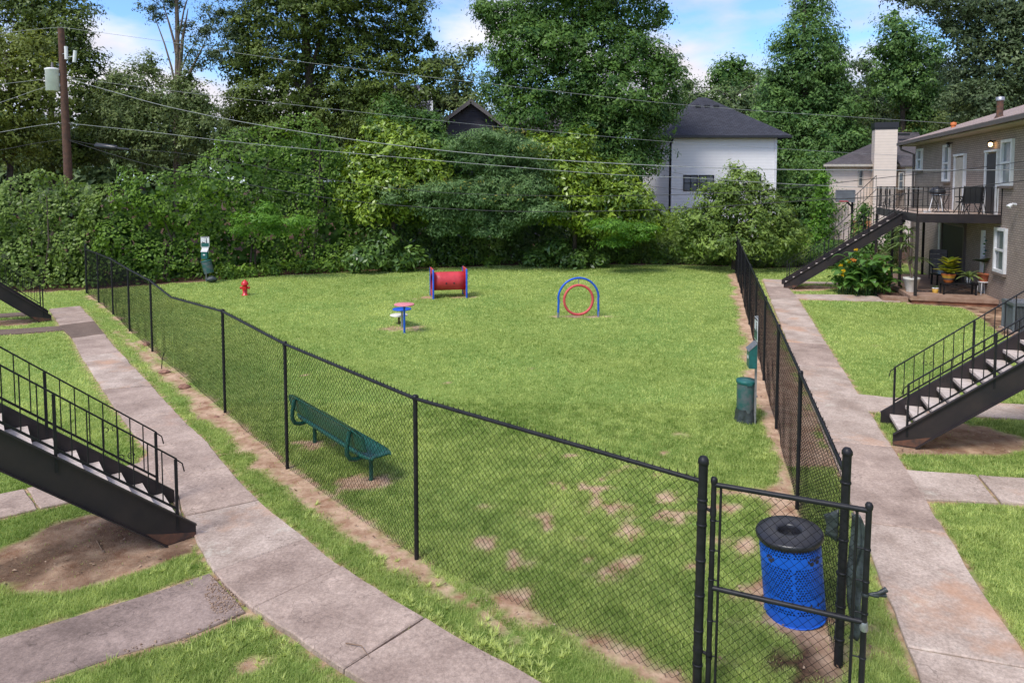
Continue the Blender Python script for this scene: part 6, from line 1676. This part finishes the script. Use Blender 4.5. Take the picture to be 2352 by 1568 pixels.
tree('large_oak', 'huge dark oak filling the upper left centre', [(585,50,80,60),(700,10,120,70),(820,60,110,80),(560,140,62,60),(690,140,120,80),(830,170,100,70),(930,110,60,70),(945,30,45,55),(620,225,90,50),(780,250,110,60),(905,235,70,60),(985,185,50,45),(570,250,60,45),(880,300,90,50),(650,290,80,40),(985,90,18,24),(1000,150,20,34),(640,-40,110,50),(850,-40,120,60)], 44, 'leaf_oak', .60, 72, .18, (735, 700, -30, .48, .2),
     limbs=[(.55, 800, 90, .2), (.5, 620, 110, .18), (.66, 760, 30, .16), (.42, 850, 180, .15), (.7, 640, 20, .12), (.45, 600, 200, .13), (.55, 930, 130, .12)], flat=.4)
tree('sweetgum_tree', 'broad green sweetgum tree in the centre beside the white house', [(1170,45,75,45),(1300,20,120,50),(1430,35,90,55),(1230,110,100,60),(1370,120,120,70),(1470,120,60,55),(1522,22,26,22),(1118,18,30,40),(1160,130,45,45),(1280,200,120,70),(1420,210,110,75),(1525,170,48,38),(1160,205,60,50),(1200,265,70,40),(1400,300,100,60),(1505,250,55,50),(1330,330,90,50),(1490,340,42,55),(1550,215,20,36),(1300,-40,110,50),(1545,150,25,25),(1470,-20,60,40),(1240,60,70,50),(1440,380,70,40)], 42, 'leaf_gum', .53, 66, .17, (1345, 1335, -20, .36, .12),
     limbs=[(.45, 1420, 240, .14), (.5, 1240, 210, .14), (.65, 1430, 120, .12), (.7, 1230, 100, .11), (.85, 1400, 40, .08)])
tree('far_tree', 'pale green tree in the gap between the oak and the sweetgum', [(1040,150,38,40),(1060,210,60,50),(1015,240,50,45),(1090,260,60,50),(1080,120,24,28)], 64, 'leaf_olive', .8, 34, .26, (1050, 1050, 150, .25, .1))
tree('tulip_tree', 'tall narrow topped green tree between the white house and apartments', [(1855,25,52,38),(1850,85,68,45),(1808,110,36,28),(1905,110,40,32),(1850,150,80,45),(1850,210,100,60),(1790,250,72,55),(1910,250,80,60),(1855,310,120,65),(1735,320,60,55),(1930,350,90,60),(1850,400,120,70),(1860,-30,44,40),(1780,200,36,40),(1700,370,60,60),(1915,165,40,40)], 60, 'leaf_tulip', .75, 60, .24, (1850, 1850, 0, .5, .12))
tree('round_far_tree', 'dark rounded far tree against the sky right of the sweetgum', [(1690,152,38,28),(1660,175,40,28),(1725,180,34,30),(1690,200,60,30)], 85, 'leaf_gum', 1.0, 36, .34, (1690, 1690, 160, .35, .1))
tree('far_tree', 'mid green tree rising behind the white house roof', [(1600,240,45,45),(1650,240,55,40),(1720,245,60,50),(1765,190,34,34),(1580,200,22,28),(1740,300,50,45),(1570,250,30,50)], 72, 'leaf_far', .9, 38, .30, (1680, 1680, 200, .3, .1))
tree('far_tree', 'tall tree with a pointed crown left of the dark right hand tree', [(2052,48,30,28),(2070,85,55,38),(2050,130,62,42),(2105,140,50,50),(2080,190,80,50),(2045,180,40,60),(2130,230,60,50),(2110,290,60,50),(2020,120,24,24),(2140,130,34,60)], 58, 'leaf_tulip', .75, 42, .24, (2080, 2075, 60, .35, .1))
tree('large_dark_tree', 'large dark tree at the upper right behind the apartment roof', [(2190,10,70,24),(2260,30,80,45),(2330,70,70,70),(2230,90,60,55),(2300,150,90,60),(2220,165,60,55),(2360,10,70,60),(2250,230,80,45),(2340,220,80,50),(2120,2,46,14),(2400,130,80,100),(2180,60,26,26),(2080,-6,40,10)], 48, 'leaf_dark', .62, 62, .19, (2290, 2300, 20, .4, .14))
tree('conifer', 'bright yellow green conifer above the beige house chimney', [(2075,222,13,22),(2072,255,24,24),(2080,290,36,28),(2092,325,42,28)], 60, 'leaf_yellow', .5, 44, .20, (2078, 2075, 225, .15, .05))
tree('pine', 'dark pine with bare pale trunk left of the conifer', [(1985,150,32,22),(2000,190,40,26),(1975,225,40,24),(2010,250,50,30),(1990,300,60,40)], 78, 'leaf_dark', .7, 34, .28, (1994, 1990, 140, .22, .08), 'bark_light')
tree('pine', 'dark pine beside the large dark tree behind the apartment roof', [(2140,230,34,30),(2160,275,50,35),(2150,180,28,28)], 74, 'leaf_dark', .7, 34, .28, (2146, 2144, 180, .22, .08), 'bark_light')
tree('far_tree', 'pale green tree just above the apartment roof hip', [(2205,255,36,32),(2245,232,34,28),(2180,290,40,26),(2240,275,48,30)], 56, 'leaf_olive', .6, 40, .22, (2215, 2215, 250, .2, .08))
tree('understory_tree', 'dark green tree between the white house and the beige house', [(1845,430,55,60),(1830,500,60,60),(1885,470,34,70),(1790,440,30,60),(1870,380,50,40),(1860,540,60,40)], 49, 'leaf_gum', .6, 40, .2, (1840, 1840, 420, .2, .08))
tree('far_tree', 'mid green tree behind the beige house roof left of the chimney', [(1940,300,60,50),(1985,330,50,36),(1960,360,60,30),(1900,330,50,40)], 66, 'leaf_olive', .7, 40, .24, (1945, 1945, 300, .2, .08))

# ---- thicket wall along the back of the yard
def curtain(name, label, x0, x1, topf, m, dens, leaf, zlo=0.0, back=1.6, amp=0.9, seed=0, aspect=.62, Yoff=0.0, dark_gap=0.0, kind=None, cat='hedge'):
    L_ = x1 - x0; n = int(L_ * 6 * dens)
    x = RNG.uniform(x0, x1, n); hy0 = hedge_y(x) + Yoff + .35
    top = topf(x); h = RNG.random(n) ** 0.9 * top + zlo
    bulge = (fbm(x + seed, h * 1.1, seed, 0.45, 3) - .5) * amp * 3.4 + (vnoise(x + seed, h, 3, 1.7) - .5) * .8
    f = h / np.maximum(top, .1)
    y = hy0 + back * f ** 1.6 - bulge * (0.35 + .65 * np.clip(f * 3, 0, 1)) + RNG.exponential(.18, n)
    gap = vnoise(x + seed, h + 7, 5, .9)
    keep = gap > dark_gap * (1 - .4 * f)
    x, y, h, f, top = x[keep], y[keep], h[keep], f[keep], top[keep]; n = len(x)
    e = .12
    def bl_(x, h): return (fbm(x + seed, h * 1.1, seed, 0.45, 3) - .5) * amp * 3.4 + (vnoise(x + seed, h, 3, 1.7) - .5) * .8
    gx = (bl_(x + e, h) - bl_(x - e, h)) / (2 * e); gz = (bl_(x, h + e) - bl_(x, h - e)) / (2 * e)
    Nn = np.stack([-gx * .8, -np.ones(n), -gz * .8 + .35 + .5 * f], 1) + unit(n) * .9
    t = np.clip(.42 + .25 * (vnoise(x, h, seed, 1.1) - .5) + .35 * (vnoise(x + 9, h, seed, .3) - .5) + RNG.normal(0, .17, n), 0, 1)
    P = np.stack([x, y, h], 1)
    V, F = leaves(P, Nn, leaf * RNG.uniform(.6, 1.4, n), aspect, False, .04)
    # opaque thicket heart: big inner leaf faces tinted dark for the shade inside
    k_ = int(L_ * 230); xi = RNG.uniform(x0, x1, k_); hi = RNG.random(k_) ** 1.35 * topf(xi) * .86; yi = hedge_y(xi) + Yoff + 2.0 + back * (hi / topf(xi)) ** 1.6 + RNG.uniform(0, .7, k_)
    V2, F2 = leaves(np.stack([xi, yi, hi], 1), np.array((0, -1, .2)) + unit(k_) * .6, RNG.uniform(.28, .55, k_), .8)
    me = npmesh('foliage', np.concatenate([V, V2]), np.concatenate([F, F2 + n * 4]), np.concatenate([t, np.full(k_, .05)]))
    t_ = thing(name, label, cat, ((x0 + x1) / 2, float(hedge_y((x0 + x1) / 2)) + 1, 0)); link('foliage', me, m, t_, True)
    for i in range(int(L_ * .7)):
        x_ = random.uniform(x0, x1); y_ = float(hedge_y(x_)) + Yoff + random.uniform(.9, 1.6); hh = float(topf(np.array([x_]))[0]) * random.uniform(.5, .9)
        mb = MB(); mb.tube([(x_, y_, -.05), (x_ + random.uniform(-.3, .3), y_ + .2, hh * .5), (x_ + random.uniform(-.7, .7), y_ + .5, hh)], [.05, .035, .015], 5, False)
        part('stem', mb, 'bark', t_, True)
    return t_
def topz(pts):
    """silhouette given in the picture -> height above ground at the thicket"""
    xs_, zs_ = [], []
    for (px, py) in pts:
        x = (px - 1176) / FL * 33.5; Yh = float(hedge_y(x)) + 1.8; q = D(px, py, Yh); xs_.append(q[0]); zs_.append(q[2])
    return lambda x: np.interp(x, xs_, zs_) * (1 + .10 * (vnoise(x, 0 * x, 1, .8) - .5)) + .7 * (vnoise(x, 0 * x, 2, .45) - .5)
XA, XB = -31.0, 21.0
xq = lambda px: (px - 1176) / FL * 32.0
curtain('thicket', 'dull green overgrown thicket at the left under the utility pole', -30.0, xq(330), topz([(-500,380),(0,420),(80,400),(160,440),(240,420),(330,430),(420,400)]), 'leaf_hedge', 190, .155, seed=3, dark_gap=.22)
curtain('vine_thicket', 'bright vine covered thicket left of centre behind the red hydrant', xq(330), xq(800), topz([(300,380),(400,350),(470,330),(520,285),(600,300),(690,275),(750,290),(800,350)]), 'leaf_vine', 190, .155, seed=11, dark_gap=.26, amp=1.1)
curtain('hedge', 'dark leafy hedge behind the tunnel and the hoop', xq(800), xq(1330), topz([(780,400),(900,430),(1100,440),(1330,450)]), 'leaf_laurel', 150, .19, seed=23, dark_gap=.30, aspect=.42)
curtain('hedge', 'green hedge between the hoop and the end of the right fence', xq(1330), xq(1700), topz([(1330,450),(1450,480),(1560,500),(1700,520)]), 'leaf_hedge', 190, .155, seed=31, dark_gap=.24)
curtain('hedge', 'low dark hedge beyond the far right staircase', xq(1700), 18.5, topz([(1700,545),(1800,550),(1900,540),(2040,560)]), 'leaf_hedge', 130, .17, seed=41, dark_gap=.24)
# trailing vines and low skirts at the foot of the thicket
lb = [(G(px, py)[0], G(px, py)[1] + .5, .3, .7, .5, .42) for px, py in ((520,644),(560,640),(620,636),(700,631),(760,628),(850,620),(905,617),(980,615),(1060,612),(1130,611),(1230,610),(1300,608),(1380,607),(1440,607),(1520,607),(1600,608),(1660,610))]
tag(link('ground_ivy', crown_mesh('ground_ivy', lb, .28, 26, .13, tri=False, core=False, spread=.6), 'leaf_vine'), 'low ivy spilling over the lawn edge along the hedge foot', 'ivy', kind='stuff')
def shrub(name, label, L_, Y, m, clump, dens, leaf, trunk=None, cat='shrub', **kw):
    return tree(name, label, L_, Y, m, clump, dens, leaf, trunk, cat=cat, dj=.5, **kw)
MG = dict(tri=False, aspect=.42, flat=.8, spread=.45)
shrub('magnolia', 'bright yellow green magnolia behind the tunnel, left of the mimosa', [(880,305,42,30),(900,355,72,50),(840,370,50,45),(960,350,50,40),(830,430,48,50),(910,420,80,50),(985,400,50,40),(855,475,60,38),(950,465,70,40),(925,310,26,24)], 34.0, 'leaf_magnolia', 0.34, 34, .23, (900, 900, 340, .14, .05), 'magnolia', **MG)
shrub('magnolia', 'yellow green magnolia in front of the white house', [(1262,350,46,42),(1325,345,46,42),(1345,315,22,22),(1310,400,75,50),(1380,420,75,55),(1250,420,50,50),(1430,460,70,45),(1320,470,90,45),(1480,500,55,40),(1390,510,80,35),(1225,330,26,30)], 34.6, 'leaf_magnolia', 0.34, 34, .23, (1320, 1330, 340, .14, .05), 'magnolia', **MG)
MI = dict(tri=False, aspect=.28, flat=.30, spread=.9, core=False)
shrub('mimosa_tree', 'feathery blue green mimosa tree spreading over the middle of the hedge', [(1130,318,70,24),(1190,340,60,26),(1060,335,36,20),(1120,365,80,28),(1200,385,70,32),(1160,420,90,30),(960,438,60,16),(1050,430,70,18),(1100,455,90,20),(985,465,75,20),(1060,490,80,20),(1190,455,85,26),(1240,480,60,22),(905,450,40,14),(1150,500,80,20),(1215,425,60,28),(1020,520,50,16),(1130,525,60,16)], 33.0, 'leaf_mimosa', .36, 46, .16, None, 'tree', thin=1.5, tri=False, aspect=.30, flat=.45, spread=.8, core=True)
shrub('leafy_shrub', 'mixed green shrubs filling the gap between the two magnolias', [(1030,350,50,34),(1090,365,60,40),(1010,370,40,40),(1150,390,70,50),(1060,420,70,40),(1180,460,90,40),(1010,480,70,30),(1000,325,20,20),(1140,330,30,22)], 36.5, 'leaf_gum', .42, 40, .18, None, 'shrub')
shrub('leafy_shrub', 'dark green shrubs below the oak left of the grey gable', [(930,275,50,34),(985,285,40,30),(890,260,50,40),(960,310,50,30),(1000,300,24,20)], 39.0, 'leaf_gum', .42, 40, .18, None, 'shrub')
pods = lobes_of([(930,430,60,6),(1010,420,70,8),(1100,425,90,8),(1180,455,80,8),(1150,300,60,8),(1230,340,40,8)], 31.9)
P_ = np.concatenate([np.array(l[:3]) + unit(26) * np.array(l[3:6]) for l in pods])
V, F = leaves(P_, unit(len(P_)) * (1, 1, .1), RNG.uniform(.12, .2, len(P_)), .22)
tag(link('seed_pods', npmesh('seed_pods', V, F, RNG.random(len(P_))), 'seed_pod'), 'dangling yellow seed pods of the mimosa', 'seed pods', kind='stuff')
shrub('small_mimosa', 'light feathery mimosa sapling over the hedge at the left of centre', [(590,500,55,16),(640,522,45,14),(555,528,40,14),(690,505,40,12),(610,475,30,12)], 30.2, 'leaf_bright', .36, 42, .15, None, 'shrub', thin=1.6, **MI)
shrub('small_mimosa', 'light green mimosa sapling hanging from the hedge at the right of centre', [(1400,515,50,12),(1450,535,48,14),(1410,552,40,12),(1470,520,40,10)], 32.0, 'leaf_bright', .36, 42, .16, None, 'shrub', thin=1.8, **MI)
shrub('laurel_bush', 'broad leaved laurel bush at the hedge foot behind the tunnel', [(880,560,40,30),(905,595,48,24),(830,590,40,28),(950,590,32,24)], 32.6, 'leaf_laurel', .30, 24, .24, None, 'bush', **MG)
shrub('laurel_bush', 'broad leaved laurel bush at the hedge foot above the hoop', [(1270,570,40,26),(1320,590,40,22),(1235,596,32,20),(1370,596,30,18)], 34.2, 'leaf_laurel', .30, 24, .22, None, 'bush', **MG)
shrub('leafy_shrub', 'large loose green shrub in front of the white house windows', [(1690,425,42,34),(1655,450,50,38),(1730,455,50,38),(1690,500,90,40),(1610,500,60,40),(1770,500,60,40),(1700,550,110,40),(1580,550,40,36),(1810,545,50,36),(1690,392,18,18),(1724,405,14,18)], 33.6, 'leaf_hedge', .36, 40, .15, (1690, 1690, 440, .12, .05), 'shrub')
shrub('young_tree', 'slim bright green young tree before the left corner of the beige house', [(1888,420,12,30),(1885,470,26,30),(1880,520,32,34),(1870,560,38,30)], 37, 'leaf_bright', .34, 34, .15, (1885, 1888, 400, .06, .02), 'tree')
shrub('evergreen_shrub', 'narrow evergreen behind the far right staircase', [(1985,480,14,22),(1980,515,24,26),(1985,550,30,26)], 36, 'leaf_gum', .32, 34, .14, (1982, 1985, 470, .05, .02), 'shrub')
shrub('weedy_shrub', 'loose weedy shrubs under the far right staircase by the fence', [(1900,580,40,26),(1950,590,40,22),(1870,600,30,14),(2000,560,30,30),(2040,540,22,40)], 34, 'leaf_gum', .34, 30, .13, None, 'shrub')
shrub('foundation_shrub', 'light green shrub behind the patio corner post', [(2062,540,14,40),(2050,590,18,20)], 31, 'leaf_olive', .28, 30, .12, None, 'shrub')

# ---- canna lilies by the patio, each broad leaf a part
cq = G2(2012, 684)
canna = thing('canna_lilies', 'broad leaved canna lily clump with yellow flowers left of the patio', 'canna plants', (cq[0], cq[1] + .9, 0))
protos = []
for k_ in range(5):
    mb = MB(); n_ = 7; wv = .075 + .015 * k_; Lf = .42 + .05 * k_; vs = []
    for j in range(n_ + 1):
        f = j / n_; w_ = wv * math.sin(math.pi * (f * .93 + .05)) ** .7; x = Lf * (f - .30 * f ** 3); z = Lf * (.55 * f - .75 * f * f)
        vs += [(x, -w_, z + .02), (x, 0, z), (x, w_, z + .02)]
    fs = [(j * 3 + q, j * 3 + q + 1, j * 3 + q + 4, j * 3 + q + 3) for j in range(n_) for q in (0, 1)]
    me = mb.add(vs, fs, True).mesh('leaf'); a = me.attributes.new('tint', 'FLOAT', 'FACE'); a.data.foreach_set('value', [random.uniform(.2, .9)] * len(me.polygons)); me.materials.append(MATS['leaf_canna']); protos.append(me)
stalks = []
for i in range(62):
    a_ = random.uniform(0, 6.283); r_ = math.sqrt(random.random()); sx, sy = 1.05 * r_ * math.cos(a_), .80 * r_ * math.sin(a_); hgt = random.uniform(.65, 1.6) * (1.15 - .35 * r_)
    stalks.append((sx, sy, hgt))
    mb = MB(); mb.tube([(sx, sy, 0), (sx + .05, sy, hgt)], [.018, .01], 5, False); part('stem', mb, 'leaf_canna', canna)
    for j in range(4):
        o = bpy.data.objects.new('leaf', protos[(i + j) % 5]); COL.objects.link(o); o.parent = canna
        zz = hgt * (.35 + .2 * j); o.location = (sx + .03, sy, zz)
        o.rotation_euler = (random.uniform(-.3, .3), -random.uniform(.0, .7), a_ + random.uniform(-1.2, 1.2) + j * 1.9); s_ = random.uniform(.95, 1.45); o.scale = (s_, s_, s_)
for (dx, dz, m_) in ((-1.05, 1.15, 'petal_yellow'), (-.95, .95, 'petal_yellow'), (-.75, 1.30, 'petal_yellow'), (-.62, 1.38, 'petal_orange'), (-.55, 1.32, 'petal_orange'), (-.98, .8, 'petal_yellow'), (-.5, 1.75, 'petal_yellow')):
    P_ = np.array((dx, -.3, dz)) + unit(9) * .05; V, F = leaves(P_, unit(9), np.full(9, .11), .6); link('flower', npmesh('flower', V, F, RNG.random(9)), m_, canna)

# ---- kinds that repeat share a group
for nm, ph in (('staircase', 'black steel staircases'), ('chain_link_fence', 'chain link fences round the dog park'), ('stepping_disc', 'stepping discs of three heights'), ('waste_station', 'dog waste stations'), ('waste_can', 'green waste bins'),
               ('power_line', 'overhead lines across the yard'), ('magnolia', 'magnolias in the back hedge'), ('potted_plant', 'potted plants on the patio'), ('folding_chair', 'black chairs on the balcony'), ('patio_chair', 'grey patio chairs'),
               ('stone', 'stones along the left fence'), ('twig', 'fallen twigs'), ('fuse_cutout', 'fuse cutouts on the pole'), ('porch_lamp', 'porch lamps on the upper wall'), ('vent_pipe', 'roof vent pipes'), ('far_tree', 'trees behind the houses'),
               ('pine', 'dark pines in the distance'), ('hedge', 'hedge runs along the back'), ('leafy_shrub', 'leafy shrubs in the back hedge'), ('small_mimosa', 'light mimosa saplings'), ('laurel_bush', 'laurel bushes at the hedge foot'), ('screen_cloth', 'black rags on the gate post')):
    for o in S.objects:
        if o.parent is None and o.name.split('.')[0] == nm and 'label' in o and 'kind' not in o: o['group'] = ph
